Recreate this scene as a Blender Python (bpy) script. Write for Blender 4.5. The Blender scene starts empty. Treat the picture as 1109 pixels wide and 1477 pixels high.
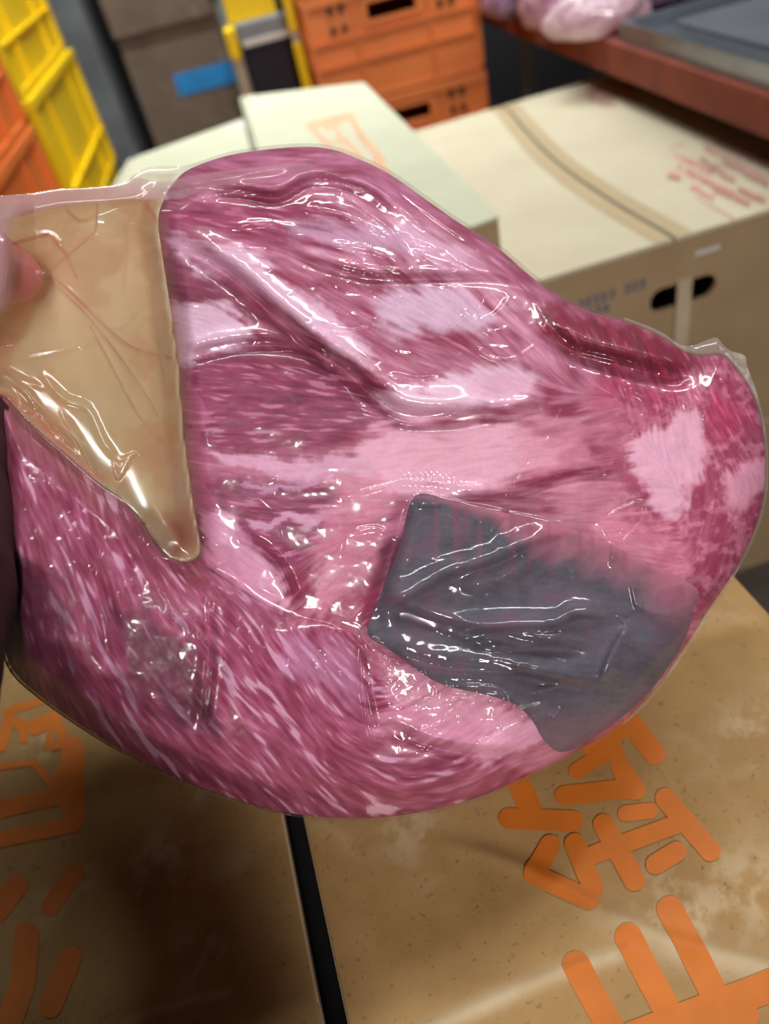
import bpy, bmesh, math, random
import numpy as np
from mathutils import Vector, Matrix

random.seed(4)
S = bpy.context.scene
COL = S.collection

# ---------------------------------------------------------------- camera
IW, IH, FPX = 1109.0, 1477.0, 1100.0
CX, CY = IW / 2, IH / 2
CAMZ = 1.15
_nad = np.array([880.0 - CX, 1960.0 - CY, FPX]); _down = _nad / np.linalg.norm(_nad)
_f = np.array([0, 0, 1.0]); _Y = _f - _down * (_f @ _down); _Y /= np.linalg.norm(_Y)
_Z = -_down; _X = np.cross(_Y, _Z)
RC = np.array([_X, _Y, _Z])            # camera (x right, y down, z forward) -> world
CAM = np.array([0, 0, CAMZ])
cd = bpy.data.cameras.new('camera'); cam = bpy.data.objects.new('camera', cd); COL.objects.link(cam)
cd.sensor_fit = 'HORIZONTAL'; cd.sensor_width = 36.0; cd.lens = FPX / IW * 36.0
cd.clip_start = 0.01; cd.clip_end = 50
m = Matrix.Identity(4)
for i in range(3):
    m[i][0] = RC[i, 0]; m[i][1] = -RC[i, 1]; m[i][2] = -RC[i, 2]
m[2][3] = CAMZ
cam.matrix_world = m
cd.dof.use_dof = True; cd.dof.focus_distance = 0.385; cd.dof.aperture_fstop = 6.0
S.camera = cam

# ---------------------------------------------------------------- world, lights, exposure
S.view_settings.view_transform = 'Standard'
S.view_settings.look = 'None'
S.view_settings.gamma = 1.0
S.view_settings.use_curve_mapping = False
S.view_settings.exposure = -0.1
S.cycles.use_denoising = True
S.cycles.max_bounces = 8
S.cycles.transparent_max_bounces = 24
S.cycles.sample_clamp_indirect = 4.0
W = bpy.data.worlds.new('world'); S.world = W; W.use_nodes = True
W.node_tree.nodes['Background'].inputs[0].default_value = (0.80, 0.85, 0.95, 1)
W.node_tree.nodes['Background'].inputs[1].default_value = 0.10

def area(name, loc, target, sx, sy, power, col, spread=180):
    l = bpy.data.lights.new(name, 'AREA'); l.shape = 'RECTANGLE'; l.size = sx; l.size_y = sy
    l.energy = power; l.color = col; l.spread = math.radians(spread)
    o = bpy.data.objects.new(name, l); COL.objects.link(o); o.location = loc
    o.rotation_euler = (Vector(target) - Vector(loc)).to_track_quat('-Z', 'Y').to_euler()
    return o
area('ceiling_tube_rear', (0.35, -1.90, 2.42), (0.0, 0.3, 0.8), 0.12, 1.1, 84, (1.0, 0.95, 0.90))
area('ceiling_tube_right', (1.25, 0.95, 2.30), (0.0, 0.4, 0.8), 0.12, 0.95, 16, (0.97, 1.0, 0.98))
area('glint_tube_mid', (0.15, 1.05, 2.45), (0.1, 0.6, 0.8), 1.2, 0.06, 15, (0.97, 1.0, 0.98))  # unseen lamp added for glints on the film wrinkles
area('ceiling_tube_ahead', (0.00, 2.10, 2.50), (0.0, 2.15, 0.8), 1.3, 0.10, 16, (0.92, 1.0, 0.97), 84)

# ---------------------------------------------------------------- helpers
def lin(c):
    return tuple(((x / 255) / 12.92 if x / 255 <= 0.04045 else ((x / 255 + 0.055) / 1.055) ** 2.4) for x in c)

def ray(u, v):
    return RC @ np.array([(u - CX) / FPX, (v - CY) / FPX, 1.0])
def PD(u, v, d):                      # photo pixel at axial depth d
    return Vector(CAM + ray(u, v) * d)
def PZ(u, v, z):                      # photo pixel on the horizontal plane z
    r = ray(u, v); return Vector(CAM + r * ((z - CAMZ) / r[2]))
def PYW(u, v, y):                     # photo pixel on the vertical plane y
    r = ray(u, v); return Vector(CAM + r * (y / r[1]))

def tag(o, label=None, cat=None, group=None, kind=None):
    if label: o['label'] = label
    if cat: o['category'] = cat
    if group: o['group'] = group
    if kind: o['kind'] = kind
    return o
def empty(name, loc=(0, 0, 0), rz=0.0, parent=None):
    o = bpy.data.objects.new(name, None); COL.objects.link(o); o.location = loc; o.rotation_euler = (0, 0, rz)
    o.empty_display_size = 0.05
    if parent: o.parent = parent
    return o
def link(name, me, mat=None, parent=None):
    o = bpy.data.objects.new(name, me); COL.objects.link(o)
    if mat and not me.materials: me.materials.append(mat)
    if parent: o.parent = parent
    return o
def copy_tree(o, parent=None):
    c = o.copy(); COL.objects.link(c); c.parent = parent
    for ch in [x for x in S.objects if x.parent == o]: copy_tree(ch, c)
    return c

class MB:
    def __init__(s): s.v = []; s.f = []
    def box(s, a, b):
        x0, y0, z0 = a; x1, y1, z1 = b; n = len(s.v)
        s.v += [(x0, y0, z0), (x1, y0, z0), (x1, y1, z0), (x0, y1, z0), (x0, y0, z1), (x1, y0, z1), (x1, y1, z1), (x0, y1, z1)]
        s.f += [tuple(n + i for i in q) for q in ((3, 2, 1, 0), (4, 5, 6, 7), (0, 1, 5, 4), (1, 2, 6, 5), (2, 3, 7, 6), (3, 0, 4, 7))]
        return s
    def hexa(s, lo, hi):              # two quads of 4 points
        n = len(s.v); s.v += [tuple(p) for p in lo] + [tuple(p) for p in hi]
        s.f += [tuple(n + i for i in q) for q in ((3, 2, 1, 0), (4, 5, 6, 7), (0, 1, 5, 4), (1, 2, 6, 5), (2, 3, 7, 6), (3, 0, 4, 7))]
        return s
    def tube(s, p0, p1, r, n=12, r1=None):
        r1 = r if r1 is None else r1
        p0 = Vector(p0); p1 = Vector(p1); d = (p1 - p0).normalized()
        a = d.orthogonal().normalized(); b = d.cross(a); k = len(s.v)
        for p, q in ((p0, r), (p1, r1)):
            for i in range(n):
                t = 2 * math.pi * i / n; s.v.append(tuple(p + a * q * math.cos(t) + b * q * math.sin(t)))
        for i in range(n): s.f.append((k + i, k + (i + 1) % n, k + n + (i + 1) % n, k + n + i))
        s.f.append(tuple(k + i for i in range(n - 1, -1, -1))); s.f.append(tuple(k + n + i for i in range(n)))
        return s
    def grid(s, fn, nu, nv):
        k = len(s.v)
        for j in range(nv + 1):
            for i in range(nu + 1): s.v.append(tuple(fn(i / nu, j / nv)))
        for j in range(nv):
            for i in range(nu):
                a = k + j * (nu + 1) + i; s.f.append((a, a + 1, a + nu + 2, a + nu + 1))
        return s
    def build(s, name, mat, parent=None, bevel=0.0, smooth=False, seg=2):
        me = bpy.data.meshes.new(name); me.from_pydata(s.v, [], s.f)
        if bevel > 0:
            bm = bmesh.new(); bm.from_mesh(me)
            bmesh.ops.bevel(bm, geom=bm.edges[:], offset=bevel, segments=seg, affect='EDGES', profile=0.5, clamp_overlap=True)
            bm.to_mesh(me); bm.free()
        if smooth: me.polygons.foreach_set('use_smooth', [True] * len(me.polygons))
        me.update()
        return link(name, me, mat, parent)

# ---------------------------------------------------------------- materials
def newmat(name):
    mt = bpy.data.materials.new(name); mt.use_nodes = True
    nt = mt.node_tree; return mt, nt, nt.nodes['Principled BSDF']
def N(nt, typ, **kw):
    n = nt.nodes.new(typ)
    for k, v in kw.items(): setattr(n, k, v)
    return n
def plain(name, c, rough=0.5, metal=0.0, var=0.12, scale=12.0, spec=0.5, bump=0.0):
    mt, nt, b = newmat(name)
    tc = N(nt, 'ShaderNodeTexCoord'); no = N(nt, 'ShaderNodeTexNoise'); no.inputs['Scale'].default_value = scale; no.inputs['Detail'].default_value = 5
    nt.links.new(tc.outputs['Object'], no.inputs['Vector'])
    rp = N(nt, 'ShaderNodeValToRGB'); l = lin(c)
    rp.color_ramp.elements[0].position = 0.3; rp.color_ramp.elements[1].position = 0.7
    rp.color_ramp.elements[0].color = tuple(x * (1 - var) for x in l) + (1,)
    rp.color_ramp.elements[1].color = tuple(min(1, x * (1 + var)) for x in l) + (1,)
    nt.links.new(no.outputs['Fac'], rp.inputs['Fac']); nt.links.new(rp.outputs['Color'], b.inputs['Base Color'])
    b.inputs['Roughness'].default_value = rough; b.inputs['Metallic'].default_value = metal
    b.inputs['Specular IOR Level'].default_value = spec
    if bump:
        bp = N(nt, 'ShaderNodeBump'); bp.inputs['Strength'].default_value = bump; bp.inputs['Distance'].default_value = 0.002
        nt.links.new(no.outputs['Fac'], bp.inputs['Height']); nt.links.new(bp.outputs['Normal'], b.inputs['Normal'])
    return mt
def kraft(name, c, c2, speck=0.0, scuff=0.0, rough=0.75, scuffc=(200, 180, 160)):
    """cardboard: two tone cloudy kraft, dark specks, pale scuffs"""
    mt, nt, b = newmat(name)
    tc = N(nt, 'ShaderNodeTexCoord')
    n1 = N(nt, 'ShaderNodeTexNoise'); n1.inputs['Scale'].default_value = 9; n1.inputs['Detail'].default_value = 8; n1.inputs['Roughness'].default_value = 0.62
    nt.links.new(tc.outputs['Object'], n1.inputs['Vector'])
    r1 = N(nt, 'ShaderNodeValToRGB'); r1.color_ramp.elements[0].position = 0.32; r1.color_ramp.elements[1].position = 0.66
    r1.color_ramp.elements[0].color = lin(c2) + (1,); r1.color_ramp.elements[1].color = lin(c) + (1,)
    nt.links.new(n1.outputs['Fac'], r1.inputs['Fac'])
    out = r1.outputs['Color']
    if scuff:
        n2 = N(nt, 'ShaderNodeTexNoise'); n2.inputs['Scale'].default_value = 14; n2.inputs['Detail'].default_value = 9; n2.inputs['Distortion'].default_value = 0.6
        nt.links.new(tc.outputs['Object'], n2.inputs['Vector'])
        r2 = N(nt, 'ShaderNodeValToRGB'); r2.color_ramp.elements[0].position = 0.60; r2.color_ramp.elements[1].position = 0.78
        r2.color_ramp.elements[0].color = (0, 0, 0, 1); r2.color_ramp.elements[1].color = (scuff, scuff, scuff, 1)
        nt.links.new(n2.outputs['Fac'], r2.inputs['Fac'])
        mx = N(nt, 'ShaderNodeMixRGB'); nt.links.new(r2.outputs['Color'], mx.inputs['Fac']); nt.links.new(out, mx.inputs['Color1'])
        mx.inputs['Color2'].default_value = lin(scuffc) + (1,); out = mx.outputs['Color']
    if speck:
        n3 = N(nt, 'ShaderNodeTexNoise'); n3.inputs['Scale'].default_value = 330; n3.inputs['Detail'].default_value = 2
        nt.links.new(tc.outputs['Object'], n3.inputs['Vector'])
        r3 = N(nt, 'ShaderNodeValToRGB'); r3.color_ramp.elements[0].position = 0.27; r3.color_ramp.elements[1].position = 0.36
        r3.color_ramp.elements[0].color = (speck, speck, speck, 1); r3.color_ramp.elements[1].color = (0, 0, 0, 1)
        nt.links.new(n3.outputs['Fac'], r3.inputs['Fac'])
        mx = N(nt, 'ShaderNodeMixRGB'); nt.links.new(r3.outputs['Color'], mx.inputs['Fac']); nt.links.new(out, mx.inputs['Color1'])
        mx.inputs['Color2'].default_value = lin((70, 50, 30)) + (1,); out = mx.outputs['Color']
    nt.links.new(out, b.inputs['Base Color']); b.inputs['Roughness'].default_value = rough
    b.inputs['Specular IOR Level'].default_value = 0.3
    n4 = N(nt, 'ShaderNodeTexNoise'); n4.inputs['Scale'].default_value = 320; n4.inputs['Detail'].default_value = 3
    nt.links.new(tc.outputs['Object'], n4.inputs['Vector'])
    bp = N(nt, 'ShaderNodeBump'); bp.inputs['Strength'].default_value = 0.12; bp.inputs['Distance'].default_value = 0.001
    nt.links.new(n4.outputs['Fac'], bp.inputs['Height']); nt.links.new(bp.outputs['Normal'], b.inputs['Normal'])
    return mt

M = dict(
    kraft=kraft('worn_kraft', (184, 148, 98), (156, 120, 72), speck=0.4, scuff=0.5, scuffc=(214, 190, 156)),
    beige=kraft('beige_board', (205, 194, 168), (196, 184, 158)),
    paleboard=kraft('pale_board', (206, 206, 182), (198, 197, 172)),
    side=kraft('board_side', (176, 150, 116), (164, 138, 104)),
    brownbox=kraft('brown_board', (116, 98, 86), (98, 82, 74), scuff=0.2),
    edge=plain('board_cut_edge', (196, 172, 140), 0.9),
    orange_ink=plain('orange_ink', (208, 114, 30), 0.6, var=0.10, scale=40),
    red_ink=plain('red_ink', (202, 142, 132), 0.7),
    peach_ink=plain('peach_ink', (226, 176, 140), 0.7),
    rust_ink=plain('faded_red_ink', (190, 150, 136), 0.7),
    blue_ink=plain('blue_ink', (72, 84, 124), 0.7),
    tape=plain('brown_tape', (188, 166, 132), 0.5, var=0.04),
    teal=plain('teal_gap', (70, 84, 82), 0.8),
    white=plain('white_paper', (214, 208, 200), 0.6),
    strap=plain('board_strip', (196, 178, 150), 0.7),
    yellow=plain('yellow_plastic', (244, 204, 10), 0.42, var=0.10, scale=5),
    orange=plain('orange_plastic', (228, 128, 66), 0.42, var=0.08, scale=5),
    orange2=plain('bright_orange_plastic', (232, 122, 56), 0.42, var=0.08, scale=5),
    darkhole=plain('vent_shade_brown', (70, 42, 24), 0.8),
    concrete=plain('concrete', (98, 100, 104), 0.85, var=0.30, scale=9, bump=0.3),
    floor=plain('floor_concrete', (86, 80, 74), 0.8, var=0.2, scale=5, bump=0.2),
    wall=plain('dark_wall', (52, 50, 56), 0.9, var=0.15, scale=3),
    wall2=plain('grey_wall', (66, 64, 64), 0.9, var=0.1, scale=3),
    ceil=plain('ceiling_paint', (84, 84, 84), 0.9, var=0.05),
    steel=plain('brushed_steel', (150, 156, 166), 0.35, metal=0.85, var=0.12, scale=20),
    rust=plain('red_brown_steel', (128, 58, 40), 0.7, var=0.25, scale=14),
    navy=plain('navy_plastic', (26, 26, 44), 0.7, var=0.1),
    black=plain('gap_shade_black', (16, 14, 16), 0.7),
    liner=plain('grey_liner', (92, 92, 100), 0.6),
    blue=plain('blue_tape', (38, 128, 196), 0.35, var=0.15, scale=40),
    post=plain('galvanised_post', (150, 164, 172), 0.5, metal=0.3),
    palepost=plain('pale_post', (170, 160, 140), 0.6),
    sleeve=plain('maroon_fabric', (58, 16, 24), 0.85, var=0.3, scale=60, bump=0.3),
)

# ---------------------------------------------------------------- the room
def struct(name, a, b, mat):
    return tag(MB().box(a, b).build(name, M[mat]), kind='structure')
struct('floor', (-2.2, -2.2, -0.05), (2.4, 3.4, 0.0), 'floor')
struct('ceiling', (-2.2, -2.2, 2.6), (2.4, 3.4, 2.65), 'ceil')
struct('wall_back', (-2.2, 3.4, 0), (2.4, 3.45, 2.6), 'wall')
struct('wall_front', (-2.2, -2.25, 0), (2.4, -2.2, 2.6), 'wall2')
struct('wall_left', (-2.25, -2.2, 0), (-2.2, 3.4, 2.6), 'wall2')
struct('wall_right', (2.4, -2.2, 0), (2.45, 3.4, 2.6), 'wall')

# ---------------------------------------------------------------- numpy noise and polygon tools
_rng = np.random.RandomState(11)
_TAB = _rng.rand(256, 256)
def vnoise(x, y, seed=0):
    x = np.asarray(x, float) + seed * 17.31; y = np.asarray(y, float) + seed * 9.73
    xi = np.floor(x).astype(int); yi = np.floor(y).astype(int); fx = x - xi; fy = y - yi
    fx = fx * fx * (3 - 2 * fx); fy = fy * fy * (3 - 2 * fy)
    a = _TAB[xi & 255, yi & 255]; b = _TAB[(xi + 1) & 255, yi & 255]; c = _TAB[xi & 255, (yi + 1) & 255]; d = _TAB[(xi + 1) & 255, (yi + 1) & 255]
    return (a * (1 - fx) + b * fx) * (1 - fy) + (c * (1 - fx) + d * fx) * fy
def fbm(x, y, seed=0, octv=4, gain=0.5):
    t = 0; a = 1; s = 0
    for i in range(octv):
        t = t + a * vnoise(x * 2 ** i, y * 2 ** i, seed + i * 3); s += a; a *= gain
    return t / s
def smooth01(x): x = np.clip(x, 0, 1); return x * x * (3 - 2 * x)
def polyline_dist(px, py, pts, arc=False):
    """distance to an open polyline (and the 0..1 position along it)"""
    pts = np.asarray(pts, float); best = np.full(px.shape, 1e9); tpos = np.zeros(px.shape); side = np.zeros(px.shape)
    L = np.hypot(*(pts[1:] - pts[:-1]).T); tot = L.sum(); acc = 0
    for (a, b, l) in zip(pts[:-1], pts[1:], L):
        d = b - a; t = np.clip(((px - a[0]) * d[0] + (py - a[1]) * d[1]) / (l * l + 1e-12), 0, 1)
        ex = px - a[0] - t * d[0]; ey = py - a[1] - t * d[1]; q = np.hypot(ex, ey)
        m_ = q < best; best = np.where(m_, q, best); tpos = np.where(m_, (acc + t * l) / tot, tpos)
        side = np.where(m_, d[0] * ey - d[1] * ex, side); acc += l
    return best, tpos, np.sign(side)
def catmull(pts, n=6, closed=True):
    pts = np.asarray(pts, float); k = len(pts); out = []
    rng = range(k) if closed else range(k - 1)
    for i in rng:
        if closed: p0, p1, p2, p3 = pts[i - 1], pts[i], pts[(i + 1) % k], pts[(i + 2) % k]
        else: p0, p1, p2, p3 = pts[max(i - 1, 0)], pts[i], pts[i + 1], pts[min(i + 2, k - 1)]
        for j in range(n):
            t = j / n
            out.append(0.5 * ((2 * p1) + (-p0 + p2) * t + (2 * p0 - 5 * p1 + 4 * p2 - p3) * t * t + (-p0 + 3 * p1 - 3 * p2 + p3) * t ** 3))
    if not closed: out.append(pts[-1])
    return np.array(out)
def poly_sd(px, py, poly):
    """signed distance to a closed polygon, positive inside"""
    poly = np.asarray(poly, float); best = np.full(px.shape, 1e18); ins = np.zeros(px.shape, bool)
    for a, b in zip(poly, np.roll(poly, -1, 0)):
        d = b - a; l2 = d @ d + 1e-12
        t = np.clip(((px - a[0]) * d[0] + (py - a[1]) * d[1]) / l2, 0, 1)
        q = (px - a[0] - t * d[0]) ** 2 + (py - a[1] - t * d[1]) ** 2
        best = np.minimum(best, q)
        if a[1] != b[1]:
            c = ((a[1] > py) != (b[1] > py)) & (px < (b[0] - a[0]) * (py - a[1]) / (b[1] - a[1]) + a[0]); ins ^= c
    return np.where(ins, 1, -1) * np.sqrt(best)

# ---------------------------------------------------------------- cartons
TOPZ = CAMZ - 0.45
GA, GB = PZ(424, 1180, TOPZ), PZ(484, 1477, TOPZ)
CRZ = math.atan2(-(GA - GB).x, (GA - GB).y)
def to_local(p, o, rz):
    c, s = math.cos(rz), math.sin(rz); dx, dy = p[0] - o[0], p[1] - o[1]
    return (dx * c + dy * s, -dx * s + dy * c)
FO = (GB.x, GB.y)                                     # local origin of the near carton: on the gap
def near_px(pts): return np.array([to_local(PZ(u, v, TOPZ), FO, CRZ) for u, v in pts])
CREASE1 = near_px([(560, 1222), (640, 1212), (700, 1228), (760, 1250), (810, 1275), (870, 1312), (960, 1350), (1109, 1392), (1200, 1415)])
CREASE2 = near_px([(600, 1495), (640, 1475), (720, 1440), (800, 1405), (860, 1385), (905, 1372)])
CREASE3 = near_px([(180, 1477), (230, 1457), (290, 1440), (330, 1432)])
def near_h(x, y):
    x = np.asarray(x, float); y = np.asarray(y, float)
    h = 0.0022 * (fbm(x * 9, y * 9, 3) - 0.5)
    d, t, s = polyline_dist(x, y, CREASE1); h = h + (0.0018 * np.exp(-(d / 0.006) ** 2) + 0.0013 * np.tanh(-s * d / 0.004) * np.exp(-d / 0.03)) * smooth01((t - .06) * 4)
    d, t, s = polyline_dist(x, y, CREASE2); h = h + 0.0010 * np.exp(-(d / 0.003) ** 2)
    d, t, s = polyline_dist(x, y, CREASE3); h = h + 0.0010 * np.exp(-(d / 0.003) ** 2)
    return h
def near_stain(x, y):
    s = np.zeros(np.shape(x))
    d, t, sg = polyline_dist(x, y, CREASE1)
    s = np.maximum(s, (.62 - .38 * np.tanh(sg * d / .003)) * np.exp(-(d / 0.012) ** 2) * smooth01((t - 0.4) * 3) * (0.35 + 0.9 * fbm(x * 60, y * 60, 5)))
    d, t, sg = polyline_dist(x, y, CREASE2); s = np.maximum(s, np.exp(-(d / 0.0045) ** 2) * (0.2 + 0.9 * fbm(x * 50, y * 50, 6)))
    d, t, sg = polyline_dist(x, y, CREASE3); s = np.maximum(s, 0.6 * np.exp(-(d / 0.002) ** 2))
    for (u, v, r, a) in ((235, 1235, 0.022, .55), (205, 1285, .006, .6), (285, 1150, .006, .7), (590, 1195, .02, .5), (1075, 1050, .02, .4), (1000, 1330, .03, .4), (1080, 1280, .03, .35), (60, 1075, .012, .5), (290, 1370, .02, .35)):
        q = to_local(PZ(u, v, TOPZ), FO, CRZ)
        s = np.maximum(s, a * 1.6 * np.exp(-((x - q[0]) ** 2 + (y - q[1]) ** 2) / r ** 2) * smooth01((fbm(x * 70, y * 70, 8, 5, .65) - 0.40) * 4))
    return np.clip(s, 0, 1)

def attach_stain(mt, colr):
    nt = mt.node_tree; b = nt.nodes['Principled BSDF']; src = b.inputs['Base Color'].links[0].from_socket
    at = N(nt, 'ShaderNodeAttribute'); at.attribute_name = 'stain'
    mx = N(nt, 'ShaderNodeMixRGB'); nt.links.new(at.outputs['Fac'], mx.inputs['Fac']); nt.links.new(src, mx.inputs['Color1'])
    mx.inputs['Color2'].default_value = lin(colr) + (1,); nt.links.new(mx.outputs['Color'], b.inputs['Base Color'])
attach_stain(M['kraft'], (206, 184, 150))

def sheet(name, x0, x1, y0, y1, nx, ny, hfn, th, mat, parent, z, stain=None):
    """a board panel with real thickness and a relief on its top side"""
    X, Y = np.meshgrid(np.linspace(x0, x1, nx + 1), np.linspace(y0, y1, ny + 1)); H = hfn(X, Y)
    nv = (nx + 1) * (ny + 1)
    top = np.stack([X, Y, H + z], -1).reshape(-1, 3); bot = np.stack([X, Y, 0 * H + z - th], -1).reshape(-1, 3)
    idx = np.arange(nv).reshape(ny + 1, nx + 1)
    q = np.stack([idx[:-1, :-1], idx[:-1, 1:], idx[1:, 1:], idx[1:, :-1]], -1).reshape(-1, 4)
    ring = np.concatenate([idx[0, :-1], idx[:-1, -1], idx[-1, :0:-1], idx[:0:-1, 0]])
    nr = len(ring); bidx = nv + np.arange(nr)
    verts = np.concatenate([top, bot[ring]])
    sides = np.stack([ring, bidx, np.roll(bidx, -1), np.roll(ring, -1)], -1)
    me = bpy.data.meshes.new(name); me.from_pydata(verts.tolist(), [], q.tolist() + sides.tolist() + [bidx[::-1].tolist()])
    me.polygons.foreach_set('use_smooth', [True] * len(q) + [False] * (nr + 1))
    if stain is not None:
        at = me.attributes.new('stain', 'FLOAT', 'POINT'); at.data.foreach_set('value', np.concatenate([stain(X, Y).ravel(), np.full(nr, 0.8)]))
    me.update(); return link(name, me, mat, parent)

def stroke_mesh(pts_r, project, zfn, z0, name, mat, parent, lift=0.0003):
    """rounded pen strokes (x0,y0,x1,y1,r in photo pixels) laid on a surface"""
    mb = MB()
    for k, (x0, y0, x1, y1, r) in enumerate(pts_r):
        a = np.array([x0, y0], float); b = np.array([x1, y1], float); d = b - a; L = np.hypot(*d)
        d = d / L if L > 0 else np.array([1.0, 0]); n = np.array([-d[1], d[0]])
        ss = [-r * math.cos(i * math.pi / 12) for i in range(6)] + list(np.linspace(0, L, max(2, int(L / 4)))) + [L + r * math.sin(i * math.pi / 12) for i in range(1, 7)]
        def fn(i, j, a=a, d=d, n=n, ss=ss, L=L, r=r, k=k):
            s = ss[int(round(i * (len(ss) - 1)))]
            o = 0 if 0 <= s <= L else (-s if s < 0 else s - L)
            w = math.sqrt(max(0.0, r * r - o * o)) * (j * 2 - 1)
            p = a + d * s + n * w; q = project(p[0], p[1])
            return (q[0], q[1], z0 + zfn(q[0], q[1]) + lift + 0.00003 * k)
        mb.grid(fn, len(ss) - 1, 8)
    o = mb.build(name, mat, parent)
    bm = bmesh.new(); bm.from_mesh(o.data)
    for f_ in bm.faces:
        if f_.normal.z < 0: f_.normal_flip()
    bm.to_mesh(o.data); bm.free()
    return o

def shell(mb, w0, w1, d0, d1, z0, z1, t=0.005):
    mb.box((w0, d0, z0), (w1, d1, z0 + t))
    mb.box((w0, d0, z0 + t), (w0 + t, d1, z1)).box((w1 - t, d0, z0 + t), (w1, d1, z1))
    mb.box((w0 + t, d0, z0 + t), (w1 - t, d0 + t, z1)).box((w0 + t, d1 - t, z0 + t), (w1 - t, d1, z1))
    return mb

# near carton under the meat
nc = tag(empty('carton', (FO[0], FO[1], TOPZ - 0.35), CRZ), 'worn brown cardboard carton with orange printing and an open flap gap, nearest the camera', 'carton')
HALF = abs(to_local(PZ(1080, 855, TOPZ), FO, CRZ)[0]); GW = 0.0065
shell(MB(), -HALF, HALF, -0.24, 0.56, 0, 0.3445).build('body', M['side'], nc)
MB().box((-HALF + .006, -0.234, 0.29), (HALF - .006, 0.554, 0.30)).build('gap_shade_sheet', M['black'], nc)  # dark sheet added inside the carton in place of shade in the gap
nh0 = lambda x, y: near_h(x, y)
fl = sheet('flap', -HALF, -GW, -0.24, 0.56, 140, 300, nh0, 0.005, M['kraft'], nc, 0.35, near_stain)
fr = sheet('flap', GW, HALF, -0.24, 0.56, 230, 480, nh0, 0.005, M['kraft'], nc, 0.35, near_stain)
MB().box((-GW - 0.0012, -0.24, 0.3445), (-GW + 0.0004, 0.56, 0.3500)).build('cut_edge', M['edge'], fl)
MB().box((GW - 0.0004, -0.24, 0.3445), (GW + 0.0010, 0.56, 0.3496)).build('cut_edge', M['edge'], fr)
pj = lambda u, v: to_local(PZ(u, v, TOPZ), FO, CRZ)
def crop(lst, ox, oy, k): return [(ox + a * k, oy + b * k, ox + c * k, oy + d * k, r * k) for a, b, c, d, r in lst]
R1 = crop([(470, 170, 640, 78, 44), (655, 80, 750, 208, 48), (408, 283, 565, 185, 37), (570, 188, 612, 300, 40), (612, 290, 668, 368, 44), (352, 393, 650, 360, 44),
           (130, 300, 200, 450, 50), (104, 494, 388, 506, 47), (624, 472, 732, 460, 36), (800, 405, 1000, 640, 46), (480, 655, 850, 520, 42),
           (525, 520, 662, 768, 47), (757, 698, 850, 642, 45), (288, 612, 220, 735, 47), (218, 748, 462, 858, 47), (398, 606, 478, 800, 47)], 700, 1020, 0.3246)
R2 = crop([(170, 442, 420, 900, 66), (424, 312, 610, 660, 66), (628, 172, 960, 820, 66), (440, 800, 1200, 520, 78), (560, 800, 1000, 700, 60)], 780, 1260, 0.2967)
stroke_mesh(R1, pj, near_h, 0.35, 'printed_character', M['orange_ink'], fr, lift=0.0004)
stroke_mesh(R2, pj, near_h, 0.35, 'printed_character', M['orange_ink'], fr, lift=0.0004)
L1 = crop([(40, 285, 260, 222, 24), (215, 385, 330, 335, 50), (10, 500, 50, 350, 34), (60, 335, 140, 370, 34), (140, 360, 150, 460, 24), (370, 390, 400, 470, 36), (310, 410, 300, 500, 20),
           (452, 520, 452, 940, 72), (-40, 900, 450, 790, 55), (-40, 1085, 450, 985, 48), (215, 600, 345, 770, 26), (330, 760, 440, 560, 34), (-30, 632, 215, 600, 20), (330, 505, 470, 470, 26)], 0, 960, 0.2344)
L2 = crop([(500, 172, 335, 410, 60), (115, 262, -30, 450, 74), (180, 592, 150, 930, 84), (150, 930, 60, 1180, 84), (470, 745, 335, 1070, 78)], 0, 1220, 0.2164)
stroke_mesh(L1, pj, near_h, 0.35, 'printed_character', M['orange_ink'], fl, lift=0.0004)
stroke_mesh(L2, pj, near_h, 0.35, 'printed_character', M['orange_ink'], fl, lift=0.0004)

def simple_carton(name, label, corners, z0, z1, top, side, rows=1, seam=None):
    """carton from four plan corners FL FR BR BL, top flaps meeting on a seam"""
    c = [Vector((p[0], p[1], 0)) for p in corners]; ctr = sum(c, Vector()) / 4
    e = empty(name, (ctr.x, ctr.y, z0)); tag(e, label, 'carton')
    h = z1 - z0; q = [p - ctr for p in c]
    ins = [p * 0.992 for p in q]
    body = MB(); t = 0.012
    for i in range(4):
        a, b = ins[i], ins[(i + 1) % 4]; a2, b2 = a * 0.975, b * 0.975
        body.hexa([(a.x, a.y, 0), (b.x, b.y, 0), (b2.x, b2.y, 0), (a2.x, a2.y, 0)], [(a.x, a.y, h - .006), (b.x, b.y, h - .006), (b2.x, b2.y, h - .006), (a2.x, a2.y, h - .006)])
    body.hexa([(p.x, p.y, 0) for p in ins], [(p.x, p.y, .006) for p in ins])
    body.build('body', M[side], e)
    f = 0.5 if seam is None else seam
    m0, m1 = q[0].lerp(q[1], f), q[3].lerp(q[2], f)
    g = (q[1] - q[0]).normalized() * 0.0012
    for A in ((q[0], m0 - g, m1 - g, q[3]), (m0 + g, q[1], q[2], m1 + g)):
        MB().hexa([(p.x, p.y, h - .0055) for p in A], [(p.x, p.y, h) for p in A]).build('flap', M[top], e, bevel=0.0015)
    return e, ctr

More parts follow.
